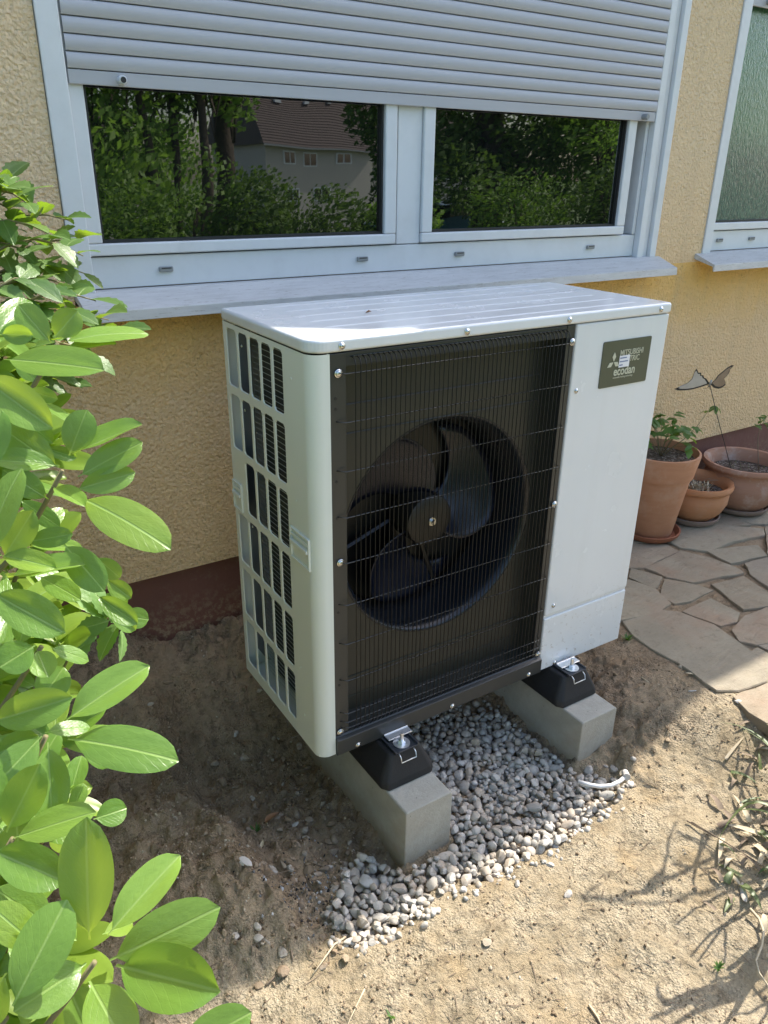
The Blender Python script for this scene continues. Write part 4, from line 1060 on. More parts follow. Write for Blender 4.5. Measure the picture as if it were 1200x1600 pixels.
# dead leaves
def dead(px, py, s_, rz, label, mat='deadleaf'):
    p_ = at_z(px, py, -.24)
    for _ in range(3): p_ = at_z(px, py, gz(p_[0], p_[1]))
    b_ = MB(); n = 8
    for i in range(n + 1):
        t = i / n; wd = .30 * math.sin(math.pi * t ** .8) * (1 - .2 * t)
        for sgn in (-1, 0, 1): b_.v.append((s_ * (t - .5), s_ * wd * sgn * .6, s_ * (.10 * abs(sgn) + .12 * math.sin(t * 3) )))
    for i in range(n):
        for j in range(2): k = i * 3 + j; b_.f.append((k, k + 1, k + 4, k + 3)); b_.m.append(0)
    o = b_.build('dead_leaf', MT[mat], smooth=True, recalc=False, loc=(p_[0], p_[1], gz(p_[0], p_[1]) + .004), rot=(0, 0, rz))
    return tag(o, label, 'leaf')
dead(425, 1283, .05, .2, 'curled reddish brown dead leaf in the soil left of the block')
dead(410, 1322, .028, .9, 'small tan dead leaf fragment below the curled reddish one', 'straw')
dead(625, 1415, .03, -.3, 'orange tan dry leaf at the front edge of the gravel', 'straw')
dead(1078, 1056, .028, -1.0, 'narrow yellow dead leaf by the big flagstone edge', 'straw')
dead(975, 1188, .03, .4, 'tan dry leaf beside the right concrete block', 'straw')
dead(1115, 862, .03, .3, 'rusty brown curled dead leaf on the patio stones')

# ------------------------------------------------------------------ leaves
def leaf_mesh(name, mat, prof, fold=.12, droop=.12, serr=0, n=10, side=2, wave=.0):
    b_ = MB()
    for i in range(n + 1):
        t = i / n; wd = prof(t)
        for j in range(-side, side + 1):
            u = j / side; ww = wd * (1 + (serr * (1 if i % 2 else -1) if abs(j) == side else 0))
            x = u * ww * .5
            z = fold * abs(x) - droop * t * t + wave * math.sin(t * 9 + u) * abs(u)
            z -= .35 * max(0, abs(u) - .5) ** 2 * wd * .4
            b_.v.append((x, t, z))
    m_ = 2 * side + 1
    for i in range(n):
        for j in range(2 * side): k = i * m_ + j; b_.f.append((k, k + 1, k + m_ + 1, k + m_)); b_.m.append(0)
    me = bpy.data.meshes.new(name); me.from_pydata(b_.v, [], b_.f); me.materials.append(mat)
    me.polygons.foreach_set('use_smooth', [True] * len(me.polygons)); me.update(); return me
def ell(t):   # rhododendron: short stalk, elliptic blade with a blunt tip
    if t < .09: return .05
    q = ((t - .09) / .91) ** 1.12; return max(.03, (max(0, 1 - abs(2 * q - 1) ** 2.15)) ** .60)
RH = [leaf_mesh('leaf', MT['rhodo'], ell, f_, d_, wave=w_, n=14) for f_, d_, w_ in ((.16, .06, .008), (.24, .14, .014), (.10, .22, .008), (.30, .02, .016))]
def frame_leaf(base, tip, wpx=None, Lw=.40, me=None, parent=None, name='leaf', flip=1, dep=None):
    base = Vector(base); tip = Vector(tip); ax = tip - base; L = ax.length; a = ax.normalized()
    mid = (base + tip) / 2; view = (Vector(CL) - mid).normalized()
    p = a.cross(view).normalized(); q = p.cross(a).normalized()      # q faces the camera, p in the picture plane
    full = L * Lw
    if wpx:
        wr = .92 * wpx * (mid - Vector(CL)).length / CAM['f']; cs = min(1, wr / full)
        if wr > full: full = wr
        ph = math.acos(cs)
    else: ph = 0
    c1, s1_ = math.cos(ph), math.sin(ph)
    wv1 = p * c1 + q * s1_; n1 = wv1.cross(a); wv2 = p * c1 - q * s1_; n2 = wv2.cross(a)
    if n1.dot(view) < 0: wv1, n1 = -wv1, -n1
    if n2.dot(view) < 0: wv2, n2 = -wv2, -n2
    wv, nn = (wv1, n1) if n1.z > n2.z else (wv2, n2)
    Mx = Matrix((( wv.x*full, a.x*L, nn.x*L, base.x), (wv.y*full, a.y*L, nn.y*L, base.y), (wv.z*full, a.z*L, nn.z*L, base.z), (0,0,0,1)))
    off = Matrix.Translation(-Vector(parent.location)) if parent else Matrix.Identity(4)
    return inst(name, me, parent, off @ Mx)
bush = empty('rhododendron', (-1.25, -.25, -.25)); tag(bush, 'glossy large-leaved rhododendron bush in full sun at the left edge', 'bush')
# (base px, tip px, width px, depth of base, depth of tip)
HERO = [
 (140,1468,132,1283,76,.86,.84),(168,1462,277,1332,55,.87,.92),(172,1500,327,1425,72,.86,.85),(182,1508,342,1548,84,.86,.80),
 (140,1533,200,1640,68,.86,.80),(135,1505,26,1578,60,.86,.80),(20,1572,98,1418,74,.80,.82),(100,1525,150,1640,50,.90,.92),(270,1650,392,1582,56,.82,.84),
 (102,1127,229,1034,56,.95,.99),(106,1155,266,1172,68,.95,.92),(75,1160,82,1278,54,.95,.93),(65,1150,-12,1232,50,.95,.9),(-14,1128,104,1092,58,.93,.92),
 (70,1145,142,1128,24,.97,1.0),(10,1300,62,1194,58,.90,.90),(20,1310,146,1266,46,.91,.91),(146,1280,199,1262,40,.95,.97),(112,1270,130,1225,24,.97,.98),
 (-14,1328,104,1378,60,.88,.86),(-14,1385,72,1442,56,.87,.86),(-14,925,96,985,62,.94,.93),(78,1012,142,1028,24,1.0,1.02),(58,1015,76,1058,40,.99,.97),
 (55,1008,0,1042,52,.98,.95),(60,1100,100,1042,50,1.0,1.02),(108,712,135,643,50,1.05,1.04),(112,710,221,661,28,1.05,1.08),(122,745,222,689,46,1.05,1.08),
 (118,765,211,738,42,1.05,1.07),(125,778,255,833,68,1.04,.98),(82,760,133,790,26,1.05,1.02),(92,730,2,668,50,1.05,1.02),(93,728,-12,712,34,1.05,1.0),
 (76,780,8,736,40,1.04,1.0),(5,872,52,798,46,1.0,1.0),(40,847,113,834,32,1.02,1.03),(0,868,84,882,34,1.0,.99),(100,850,156,915,52,1.03,1.0),(12,902,132,880,30,1.0,1.0),
 (80,536,27,474,42,1.12,1.12),(84,528,121,486,44,1.12,1.12),(96,536,225,498,26,1.12,1.16),(102,545,182,536,18,1.13,1.16),(6,562,158,570,48,1.06,1.02),
 (-30,588,72,662,62,1.0,.97),(42,610,86,622,24,1.1,1.1),(0,522,52,524,30,1.1,1.1),(66,628,108,656,14,1.12,1.1),(-24,742,2,640,44,.96,.96),(-26,880,10,728,48,.90,.90),
 (150,930,215,1075 - 100,34,1.05,1.05),(60,900,125,935,34,1.05,1.03),(30,1010,50,935,40,1.02,1.02),(120,1270,145,1310,22,1.0,1.0),(-10,1180,60,1150,40,.98,.99),
 (0,1260,-20,1200,40,.9,.9),(110,1240,128,1180,30,1.0,1.02),(60,1480,-10,1420,50,.84,.82),(10,1520,-40,1600,60,.8,.8),(160,1460,210,1440,26,.95,1.0),(125,1150,170,1200,30,1.05,1.05),
 (30,780,90,820,30,1.1,1.1),(70,700,120,715,22,1.12,1.14),(60,600,30,560,30,1.15,1.15),(20,640,80,690,36,1.12,1.12),(150,870,190,905,30,1.1,1.12),(170,955,212,985,26,1.1,1.12),
 (188,962,233,968,34,1.12,1.14),(165,905,205,935,30,1.13,1.14),
]
nleaf = 0
for k, h_ in enumerate(HERO):
    frame_leaf(at_d(h_[0], h_[1], h_[5]), at_d(h_[2], h_[3], h_[6]), h_[4], .42, RH[k % 4], bush); nleaf += 1
# stems of the whorls
root = Vector((-1.3, -.35, -.30))
stems = MB()
WH = [(148,1503,.86),(72,1150,.95),(65,1010,.99),(98,735,1.05),(90,536,1.12),(20,1310,.91),(10,1590,.82),(95,1270,.95),(0,900,.96)]
def stem(a, b, r0, r1, bow=.05):
    a = Vector(a); b = Vector(b); pts = []; n = 8; side = Vector((rnd.uniform(-1,1), rnd.uniform(-1,1), 0)) * bow
    for i in range(n + 1):
        t = i / n; pts.append(a.lerp(b, t) + side * math.sin(t * math.pi) + Vector((0,0,-.06)) * math.sin(t * math.pi))
    stems.tube(pts, [r0 + (r1 - r0) * i / n for i in range(n + 1)], 7)
bl_ = Vector(bush.location)
tops = []
for px, py, d_ in WH:
    e_ = Vector(at_d(px, py, d_)); hub_ = e_ + Vector((-.22, .10, -.20)); stem(root - bl_, hub_ - bl_, .014, .006); stem(hub_ - bl_, e_ - bl_, .0055, .0032, .01); tops.append(e_)
# filler whorls: rosettes of leaves through the depth of the bush
r5 = random.Random(21)
def whorl(c, up, n, L, spread=.35):
    global nleaf
    up = up.normalized(); s_ = up.orthogonal().normalized(); t_ = up.cross(s_)
    a0 = r5.uniform(0, 6.28)
    for i in range(n):
        a = a0 + 2 * math.pi * i / n + r5.uniform(-.25, .25); dr = (s_ * math.cos(a) + t_ * math.sin(a)) + up * r5.uniform(-.1, spread * 2)
        dr.normalize(); LL = L * r5.uniform(.75, 1.15); nn = (up - dr * up.dot(dr)).normalized(); wv = dr.cross(nn)
        Wd = LL * r5.uniform(.36, .44)
        Mx = Matrix(((wv.x*Wd, dr.x*LL, nn.x*LL, c.x), (wv.y*Wd, dr.y*LL, nn.y*LL, c.y), (wv.z*Wd, dr.z*LL, nn.z*LL, c.z), (0,0,0,1)))
        inst('leaf', RH[r5.randrange(4)], bush, Matrix.Translation(-bl_) @ Mx); nleaf += 1
FW = []
for k in range(34):
    py = 520 + (1640 - 520) * ((k + r5.random()) / 34)
    lim = 60 if py < 900 else (70 if py < 1100 else 85)
    px = r5.uniform(-160, lim); d_ = r5.uniform(1.03, 1.32) - .12 * (py > 1250)
    c = Vector(at_d(px, py, d_))
    if c.y > .45: continue
    FW.append(c)
for c in FW:
    if nleaf > 286: break
    whorl(c, Vector((r5.uniform(-.2,.5), r5.uniform(-.7,.1), 1)), r5.choice((5,6,7)), r5.uniform(.085,.115))
    hub_ = c + Vector((-.14, .04, -.16)); stem(root - bl_, hub_ - bl_, .010, .005); stem(hub_ - bl_, c - bl_, .005, .003, .01)
stems.build('branches', MT['branch'], bush, smooth=True, recalc=False)
inner = MB()
for k in range(110):
    py = r5.uniform(480, 1650); px = r5.uniform(-200, 95 if py < 1150 else 90); c = Vector(at_d(px, py, r5.uniform(1.12, 1.45) - .1 * (py > 1250)))
    if c.y > .5: continue
    for i in range(6):
        a = r5.uniform(0, 6.28); dr = Vector((math.cos(a), math.sin(a), r5.uniform(-.3, .8))).normalized(); up_ = Vector((r5.uniform(-.3,.5), r5.uniform(-.7,.1), 1)).normalized()
        LL = r5.uniform(.07, .115); nn = (up_ - dr * up_.dot(dr)).normalized(); wv = dr.cross(nn); Wd = LL * .4
        Mx = Matrix(((wv.x*Wd, dr.x*LL, nn.x*LL, c.x), (wv.y*Wd, dr.y*LL, nn.y*LL, c.y), (wv.z*Wd, dr.z*LL, nn.z*LL, c.z), (0,0,0,1)))
        me = RH[r5.randrange(4)]; inner.add([Mx @ v.co - bl_ for v in me.vertices], [tuple(q.vertices) for q in me.polygons])
io_ = inner.build('inner_leaves', MT['rhodo_plain'], bush, smooth=True, recalc=False); tag(io_, kind='stuff')

# second shrub: smaller, softer leaves between the rhododendron and the wall
def ov(t): return max(.02, math.sin(math.pi * min(1, t ** .85)) ** .8) if t < .995 else .02
SM = [leaf_mesh('leaf', MT['small'], ov, f_, d_, .08, n=10) for f_, d_ in ((.2,.1),(.3,.2),(.12,.25))]
shrub = empty('garden_shrub', (-1.25, .35, -.05)); tag(shrub, 'taller shrub with small soft leaves against the wall at the upper left', 'shrub')
sb = Vector(shrub.location); ss_ = MB(); r6 = random.Random(3)
def spray(px0, py0, d0, px1, py1, d1, n, L, mesh, mats_off, par, stems_, pb):
    a = Vector(at_d(px0, py0, d0)); b = Vector(at_d(px1, py1, d1))
    pts = [a.lerp(b, t) + Vector((0, 0, .03 * math.sin(t * 3.14))) for t in (0, .25, .5, .75, 1)]
    stems_.tube([p - pb for p in pts], [.0032, .0028, .0024, .0018, .001], 6)
    for i in range(n):
        t = (i + .6) / n; p = a.lerp(b, t) + Vector((0, 0, .03 * math.sin(t * 3.14))); ax = (b - a).normalized()
        sd_ = ax.cross(Vector((0, 0, 1))).normalized() * (1 if i % 2 else -1)
        dr = (ax * r6.uniform(.2, .8) + sd_ * r6.uniform(.5, 1) + Vector((0, 0, r6.uniform(-.5, .5)))).normalized()
        up = Vector((r6.uniform(-.4,.4), r6.uniform(-.6,.2), 1)); nn = (up - dr * up.dot(dr)).normalized(); wv = dr.cross(nn); LL = L * r6.uniform(.7, 1.2); Wd = LL * r6.uniform(.5, .62)
        Mx = Matrix(((wv.x*Wd, dr.x*LL, nn.x*LL, p.x), (wv.y*Wd, dr.y*LL, nn.y*LL, p.y), (wv.z*Wd, dr.z*LL, nn.z*LL, p.z), (0,0,0,1)))
        inst('leaf', mesh[r6.randrange(len(mesh))], par, Matrix.Translation(-pb) @ Mx)
SP = [(-40,330,1.4,45,320,1.4),(-60,370,1.4,90,372,1.45),(-20,470,1.35,75,455,1.4),(-50,610,1.35,40,560,1.4),(-20,400,1.4,130,400,1.5),(-60,300,1.4,10,300,1.4),(20,560,1.3,150,560,1.4),(-40,680,1.4,50,700,1.5),(-60,420,1.5,10,300,1.45),(-60,430,1.5,60,345,1.5),(-40,450,1.5,130,375,1.6),(-30,440,1.5,140,430,1.62),(-40,470,1.45,120,450,1.55),(0,500,1.4,150,470,1.5),
      (-60,520,1.35,170,500,1.45),(0,520,1.4,190,520,1.5),(-60,560,1.35,60,480,1.4),(-60,350,1.5,20,330,1.5),(-60,400,1.45,70,410,1.5),(-50,480,1.5,90,420,1.5),(-30,380,1.5,110,345,1.55),
      (-60,600,1.4,80,585,1.45),(-60,640,1.4,60,640,1.5),(0,620,1.4,110,600,1.5),(-60,330,1.5,30,290,1.5),(-40,540,1.4,140,545,1.5)]
for s_ in SP: spray(*s_, 8, .068, SM, 0, shrub, ss_, sb)
for k in range(5):
    e_ = Vector(at_d(-55, 360 + 60 * k, 1.48)); ss_.tube([Vector((rnd.uniform(-.05,.05), rnd.uniform(-.05,.05), 0)), (e_ - sb) * .5 + Vector((-.05, 0, 0)), e_ - sb], [.009, .007, .003], 6)
ss_.build('branches', MT['branch'], shrub, smooth=True, recalc=False)

# pale climbing plant with serrated leaflets in the middle of the left edge
PL = [leaf_mesh('leaflet', MT['pale'], ov, .25, .15, .10, n=12), leaf_mesh('leaflet', MT['pale'], ov, .1, .25, .10, n=12)]
cl_ = empty('pale_seedling', (-.80, .25, -.1)); tag(cl_, 'pale green serrated-leaf sapling poking out between the glossy leaves at mid left', 'sapling')
cs_ = MB(); cb = Vector(cl_.location)
LF = [(165,965,112,915,40,30),(168,962,150,912,30,26),(172,955,196,940,36,26),(170,970,118,985,40,30),(185,975,150,1030,34,30),(190,985,198,1030,14,14),(172,960,205,975,30,24),
      (160,965,180,920,30,30),(140,1000,105,1030,36,20),(150,985,125,1005,30,24)]
for k, (a, b, c, d_, wd, _) in enumerate(LF):
    frame_leaf(at_d(a, b, 1.16), at_d(c, d_, 1.14), wd * .8, .6, PL[k % 2], cl_, 'leaflet')
e_ = Vector(at_d(170, 965, 1.16)) - cb; e2 = Vector(at_d(120, 1000, 1.18)) - cb
cs_.tube([(-.15, -.05, -.0), e2 + Vector((-.12, 0, -.2)), e2, e_], [.004, .003, .002, .0012], 6); cs_.build('stem', MT['branch'], cl_, smooth=True)

# ------------------------------------------------------------------ strap-leaf plant and bare shrub at the right edge
sp_ = empty('strap_leaf_plant', tuple(at_z(1260, 1350, -.20))); tag(sp_, 'strap-leaved plant with arching grey green blades at the right edge', 'plant')
spb = Vector(sp_.location)
def blade(pts, wdt, mat='blade', par=sp_, pb=spb, name='blade'):
    b_ = MB(); n = len(pts); P = [Vector(p) - pb for p in pts]
    for i, p in enumerate(P):
        t = (P[min(i+1,n-1)] - P[max(i-1,0)]).normalized(); s_ = t.cross(Vector((0,0,1))); s_ = s_.normalized() if s_.length > 1e-4 else Vector((1,0,0))
        w_ = wdt * (1 - (i / (n - 1)) ** 2.2) + .0006
        nn = s_.cross(t)
        for u in (-1, 0, 1): b_.v.append(tuple(p + s_ * w_ * .5 * u + nn * (-.18 * w_ * (1 - abs(u)))))
    for i in range(n - 1):
        for j in range(2): k = i * 3 + j; b_.f.append((k, k+1, k+4, k+3)); b_.m.append(0)
    return b_.build(name, MT[mat], par, smooth=True, recalc=False)
def curve3(a, b, c, n=10):
    a, b, c = Vector(a), Vector(b), Vector(c); return [a*(1-t)**2 + b*2*t*(1-t) + c*t*t for t in [i/(n-1) for i in range(n)]]
g0 = Vector(at_z(1262, 1350, -.20))
def PX(px, py, z): return Vector(at_z(px, py, z))
blade(curve3(g0, PX(1250, 1140, -.06), PX(1126, 1128, -.10)), .012)
blade(curve3(g0, PX(1260, 1170, -.08), PX(1150, 1136, -.13)), .009)
blade(curve3(g0, PX(1190, 1180, -.06), PX(1122, 1312, -.20)), .013)
blade(curve3(g0, PX(1230, 1240, .00), PX(1135, 1270, -.14)), .011)
blade(curve3(g0, PX(1300, 1050, .05), PX(1205, 1120, .0)), .012)
r7 = random.Random(9)
for k in range(16):
    a = r7.uniform(0, 6.28); L = r7.uniform(.2, .42); b = g0 + Vector((math.cos(a) * L * .5 + .05, math.sin(a) * L * .5, L * .75)); c = g0 + Vector((math.cos(a) * L + .1, math.sin(a) * L, r7.uniform(.0, .25)))
    u, v_, dd = persp(c)
    if u < 1215: continue
    blade(curve3(g0 + Vector((r7.uniform(-.02,.02), r7.uniform(-.02,.02), 0)), b, c), r7.uniform(.007, .013), r7.choice(('blade', 'blade', 'straw')))
# dry basal leaves lying round it
for k in range(64):
    px, py = r7.uniform(1120, 1260), r7.gauss(1300, 60); a = at_z(px, py, -.2); a = Vector((a[0], a[1], gz(a[0], a[1]) + .008)); ang = r7.uniform(0, 6.28); L = r7.uniform(.03, .09)
    b = a + Vector((math.cos(ang) * L, math.sin(ang) * L, 0)); b.z = gz(b.x, b.y) + .006
    blade(curve3(a, (a + b) / 2 + Vector((0, 0, r7.uniform(.005, .03))), b, 6), r7.uniform(.006, .018), r7.choice(('twig', 'straw', 'twig', 'blade')), name='withered_leaf')
# unseen stalks and branches, shaped from shadow strokes to cast them on the soil
def lift(px, py, off=1218):
    g_ = at_z(px, py, -.24)
    for _ in range(2): g_ = at_z(px, py, gz(g_[0], g_[1]))
    return Vector(g_)
def overhead(strokes, base, rad, par, name, mat):
    pb = Vector(par.location)
    for st_ in strokes:
        P = [lift(*q) for q in st_]; t = .12
        while t < 2.5 and min(persp(p + sd * t)[0] for p in P) < 1212: t += .02
        Q = [p + sd * t for p in P]
        # tie the end nearest the plant down to its foot
        far = Q[-1]; mid_ = (far + base) / 2 + Vector((.10, .02, .05))
        path = Q + [far.lerp(mid_, .5) + Vector((.03, 0, .02)), mid_, base + Vector((rnd.uniform(-.02, .02), rnd.uniform(-.02, .02), 0))]
        n = len(path); MB().tube([p - pb for p in path], [rad * (.45 + .55 * min(1, i / 3)) for i in range(n)], 6).build(name, MT[mat], par, smooth=True, recalc=False)
overhead([[(1057,1283),(1045,1311),(1042,1337),(1036,1363),(990,1397),(1029,1379),(1084,1353),(1110,1300)],
          [(1055,1301),(1094,1320),(1130,1340),(1175,1372)], [(1048,1351),(1094,1356),(1152,1372)], [(1057,1444),(1100,1415),(1140,1392),(1175,1379)],
          [(1087,1392),(1084,1372),(1092,1333),(1097,1307)], [(905,1402),(990,1411),(1055,1408),(1087,1395),(1150,1385)], [(941,1379),(925,1389),(909,1402),(905,1370)][:3] + [(960,1405)],
          [(1130,1447),(1178,1395),(1200,1380)], [(1140,1200),(1150,1230),(1165,1260),(1190,1290)], [(1180,1180),(1160,1220),(1150,1270)]],
         g0 + Vector((.25, .05, 0)), .0052, sp_, 'shadow_stalk', 'straw')
# bare shrub out of frame, its shadow falls into the picture
bs = empty('bare_shrub', (.96, -.80, -.24)); tag(bs, 'woody bare-branched shrub just outside the lower right, casting forked shadows', 'shrub')
bmb = MB(); r8 = random.Random(14)
def grow(p, d, L, rr, lv):
    pts = [p]; q = p
    for i in range(4):
        d = (d + Vector((r8.uniform(-.25,.25), r8.uniform(-.25,.25), r8.uniform(-.1,.2)))).normalized(); q = q + d * L / 4; pts.append(q)
    bmb.tube(pts, [rr, rr*.93, rr*.86, rr*.78, rr*.68], 6)
    if lv > 0:
        for _ in range(2 if lv > 1 else 3):
            nd = (d + Vector((r8.uniform(-.9,.9), r8.uniform(-.9,.9), r8.uniform(-.2,.5)))).normalized(); grow(q, nd, L * .68, rr * .6, lv - 1)
for k in range(7):
    a = k * .9; grow(Vector((r8.uniform(-.04,.04), r8.uniform(-.04,.04), 0)), Vector((math.cos(a) * .6, math.sin(a) * .6, 1)).normalized(), .19, .009, 2)
bmb.build('branches', MT['branch'], bs, smooth=True, recalc=False)
overhead([[(1027,1540),(1028,1552),(1040,1567),(1067,1560),(1100,1547),(1130,1540),(1150,1547)], [(1017,1592),(1058,1573),(1092,1565),(1133,1555)],
          [(1047,1605),(1083,1582),(1117,1568),(1150,1558)], [(1090,1578),(1085,1570),(1100,1560),(1150,1552)], [(1137,1515),(1167,1493),(1183,1480),(1200,1467)], [(1133,1600),(1150,1577),(1158,1558)], [(1140,1520),(1170,1530),(1190,1520)]],
         Vector((1.22, -.72, -.24)), .0085, bs, 'branch', 'branch')  # unseen branches, bent to follow their shadow strokes

# little fern sprout and grass tufts
def sprout(px, py, z, L, n, label, name='fern_sprout', cat='sprout', seed=1):
    p_ = at_z(px, py, z)
    for _ in range(3): p_ = at_z(px, py, gz(p_[0], p_[1]))
    base = Vector((p_[0], p_[1], gz(p_[0], p_[1]))); b_ = MB(); r_ = random.Random(seed)
    for k in range(n):
        a = r_.uniform(0, 6.28); up = r_.uniform(.4, 1.2); t_ = Vector((math.cos(a), math.sin(a), up)).normalized() * L * r_.uniform(.6, 1); s_ = t_.cross(Vector((0,0,1))).normalized() * L * .09
        b_.add([-s_, s_, t_ * .6 + s_ * .8, t_, t_ * .6 - s_ * .8], [(0, 1, 2, 3, 4)])
    o = b_.build(name, MT['potleaf'], recalc=False, loc=base); return tag(o, label, cat)
sprout(400, 1300, -.25, .030, 16, 'tiny bright green fern sprout in the dug soil left of the block', seed=2)
sprout(980, 1000, -.12, .030, 20, 'small grass tuft between the unit corner and the big flagstone', 'grass_tuft', 'grass tuft', 3)
sprout(556, 1325 + 128, -.25, .016, 8, 'small green weed at the bottom corner of the gravel', 'weed', 'weed', 4)
sprout(1122, 1513, -.25, .022, 16, 'yellowish moss tuft on the lit clay at the lower right', 'moss_tuft', 'moss', 5)
sprout(610, 1588, -.25, .020, 8, 'green leaf scrap on the lit clay at the bottom edge', 'weed', 'weed', 6)

# ------------------------------------------------------------------ pots
def pot(name, c, prof, mat, soil_r, soil_z, label, saucer, smat, tilt=0, cat='flower pot'):
    e = empty(name, c); tag(e, label, cat, 'terracotta pots along the wall')
    o = MB().lathe(prof, (0,0,0), 56).build('pot_body', MT[mat], e, smooth=True); o.data.set_sharp_from_angle(angle=R(50))
    if tilt: o.rotation_euler = (tilt, 0, 0)
    MB().lathe([(0, soil_z + .006), (soil_r * .5, soil_z + .004), (soil_r, soil_z)], (0,0,0), 40, wob=.0).build('potting_soil', MT['potsoil'], e, smooth=True)
    return e
def saucer(name, c, r_, mat, label):
    e = MB().lathe([(0, 0), (r_ * .88, 0), (r_, .016), (r_ * 1.02, .028), (r_ * .97, .029), (r_ * .86, .008), (0, .006)], (0,0,0), 48).build(name, MT[mat], smooth=True, loc=c)
    e.data.set_sharp_from_angle(angle=R(45)); return tag(e, label, 'saucer', 'saucers under the terracotta pots')
def fitx(px, y, z):
    return at_y(px, 0, y)
# pot 1: tall tapered with a deep band
def xat(px, y, z):
    # x such that (x,y,z) projects on column px
    lo_, hi_ = 0.5, 6
    for _ in range(40):
        mm = (lo_ + hi_) / 2
        if persp((mm, y, z))[0] < px: lo_ = mm
        else: hi_ = mm
    return lo_
y1 = .585; c1_ = (xat(1013, y1, PATZ + .02) + .0, y1, PATZ + .0045)
saucer('pot_saucer', c1_, .128, 'claysaucer', 'orange clay saucer under the tall pot, half hidden behind the unit')
P1 = [(0, .002), (.092, .002), (.095, .006), (.132, .262), (.140, .264), (.157, .355), (.157, .364), (.148, .366), (.140, .330), (.13, .26)]
pot1 = pot('tall_terracotta_pot', (c1_[0], c1_[1], c1_[2] + .009), P1, 'clay1', .139, .335, 'tall tapered terracotta pot with leafy green plant right beside the unit', None, None)
y2 = .590; c2_ = (xat(1080, y2, PATZ + .02), y2, PATZ + .0045)
saucer('pot_saucer', c2_, .118, 'claysaucer_grey', 'grey limed saucer under the low middle pot')
P2 = [(0, .002), (.075, .002), (.090, .010), (.120, .045), (.138, .085), (.140, .120), (.132, .140), (.148, .146), (.153, .158), (.148, .174), (.136, .172), (.122, .150), (.122, .11)]
pot2 = pot('bowl_terracotta_pot', (c2_[0], c2_[1], c2_[2] + .009), P2, 'clay2', .124, .125, 'low bulbous orange terracotta pot holding a withered plant', None, None)
y3 = .560; c3_ = (xat(1152, y3, PATZ + .02), y3, PATZ + .0045)
saucer('pot_saucer', c3_, .135, 'claysaucer_grey', 'grey rimmed saucer under the rounded pot by the patio')
P3 = [(0, .002), (.090, .002), (.110, .012), (.150, .060), (.170, .110), (.170, .150), (.158, .182), (.160, .190), (.182, .196), (.188, .208), (.182, .222), (.166, .220), (.152, .196), (.150, .15)]
pot3 = pot('round_terracotta_pot', (c3_[0], c3_[1], c3_[2] + .009), P3, 'clay3', .155, .165, 'wide round weathered terracotta pot with a spindly seedling and butterfly stake', None, None)
# plants
LP = [leaf_mesh('leaf', MT['potleaf'], ov, .2, .2, .12, n=6, side=1), leaf_mesh('leaf', MT['potleaf'], ov, .1, .35, .12, n=6, side=1)]
def put_leaf(par, p, dr, L, Wr=.5, me=None):
    dr = Vector(dr).normalized(); up = Vector((r7.uniform(-.3,.3), r7.uniform(-.5,.1), 1)); nn = (up - dr * up.dot(dr)).normalized(); wv = dr.cross(nn); Wd = L * Wr
    Mx = Matrix(((wv.x*Wd, dr.x*L, nn.x*L, p[0]), (wv.y*Wd, dr.y*L, nn.y*L, p[1]), (wv.z*Wd, dr.z*L, nn.z*L, p[2]), (0,0,0,1)))
    return inst('leaf', me or LP[r7.randrange(2)], par, Mx)
pp = empty('potted_green_plant', (c1_[0], c1_[1], c1_[2] + .35)); tag(pp, 'bushy green leafy plant growing in the tall terracotta pot', 'plant')
st = MB()
for k in range(17):
    a = r7.uniform(0, 6.28); L = r7.uniform(.04, .13); q = Vector((math.cos(a) * L, math.sin(a) * L, r7.uniform(.04, .15))); st.tube([(0, 0, -.01), q * .5 + Vector((0,0,.02)), q], .0012, 5)
    for j in range(5):
        aa = r7.uniform(0, 6.28); put_leaf(pp, q + Vector((r7.uniform(-.015,.015), r7.uniform(-.015,.015), r7.uniform(-.01,.01))), (math.cos(aa), math.sin(aa), r7.uniform(-.4, .3)), r7.uniform(.035, .06), .55)
lng = [Vector((0,0,0)), Vector((.09, -.03, .06)), Vector((.18, -.02, .10)), Vector((.27, 0, .15)), Vector((.33, .01, .16))]
st.tube(lng, [.002,.0017,.0014,.001,.0007], 5)
for q, n in ((lng[2], 3), (lng[3], 2), (lng[4], 3)):
    for j in range(n): aa = r7.uniform(0, 6.28); put_leaf(pp, q, (math.cos(aa), math.sin(aa), r7.uniform(-.8, .2)), r7.uniform(.028, .045), .5)
put_leaf(pp, lng[1] + Vector((.02,0,.01)), (.9, -.1, -.35), .075, .38)
st.build('stems', MT['branch'], pp, smooth=True, recalc=False)
dp = empty('withered_plant', (c2_[0], c2_[1], c2_[2] + .135)); tag(dp, 'withered straw-coloured plant remains in the low middle pot', 'plant')
dmb = MB()
for k in range(90):
    a = r7.uniform(0, 6.28); L = r7.uniform(.015, .045); o_ = Vector((r7.gauss(0, .03), r7.gauss(-.01, .03), 0)); q = o_ + Vector((math.cos(a) * L * .6, math.sin(a) * L * .6, L)); s_ = Vector((-math.sin(a), math.cos(a), 0)) * .004
    dmb.add([o_ - s_ * .5, o_ + s_ * .5, q + s_, q - s_ + Vector((0, 0, .005))], [(0,1,2,3)])
dmb.build('dead_foliage', MT['straw'], dp, recalc=False)
dm2 = MB()
for k in range(14):
    a = r7.uniform(0, 6.28); q = Vector((math.cos(a) * .09, math.sin(a) * .09, r7.uniform(.02, .055))); dm2.tube([(0,0,0), q * .6 + Vector((0,0,.015)), q], .0008, 4)
dm2.build('dead_stems', MT['twig'], dp, recalc=False)
sd3 = empty('spindly_seedling', (c3_[0] + .035, c3_[1] - .01, c3_[2] + .17)); tag(sd3, 'spindly single-stem seedling with few leaves in the round pot', 'seedling')
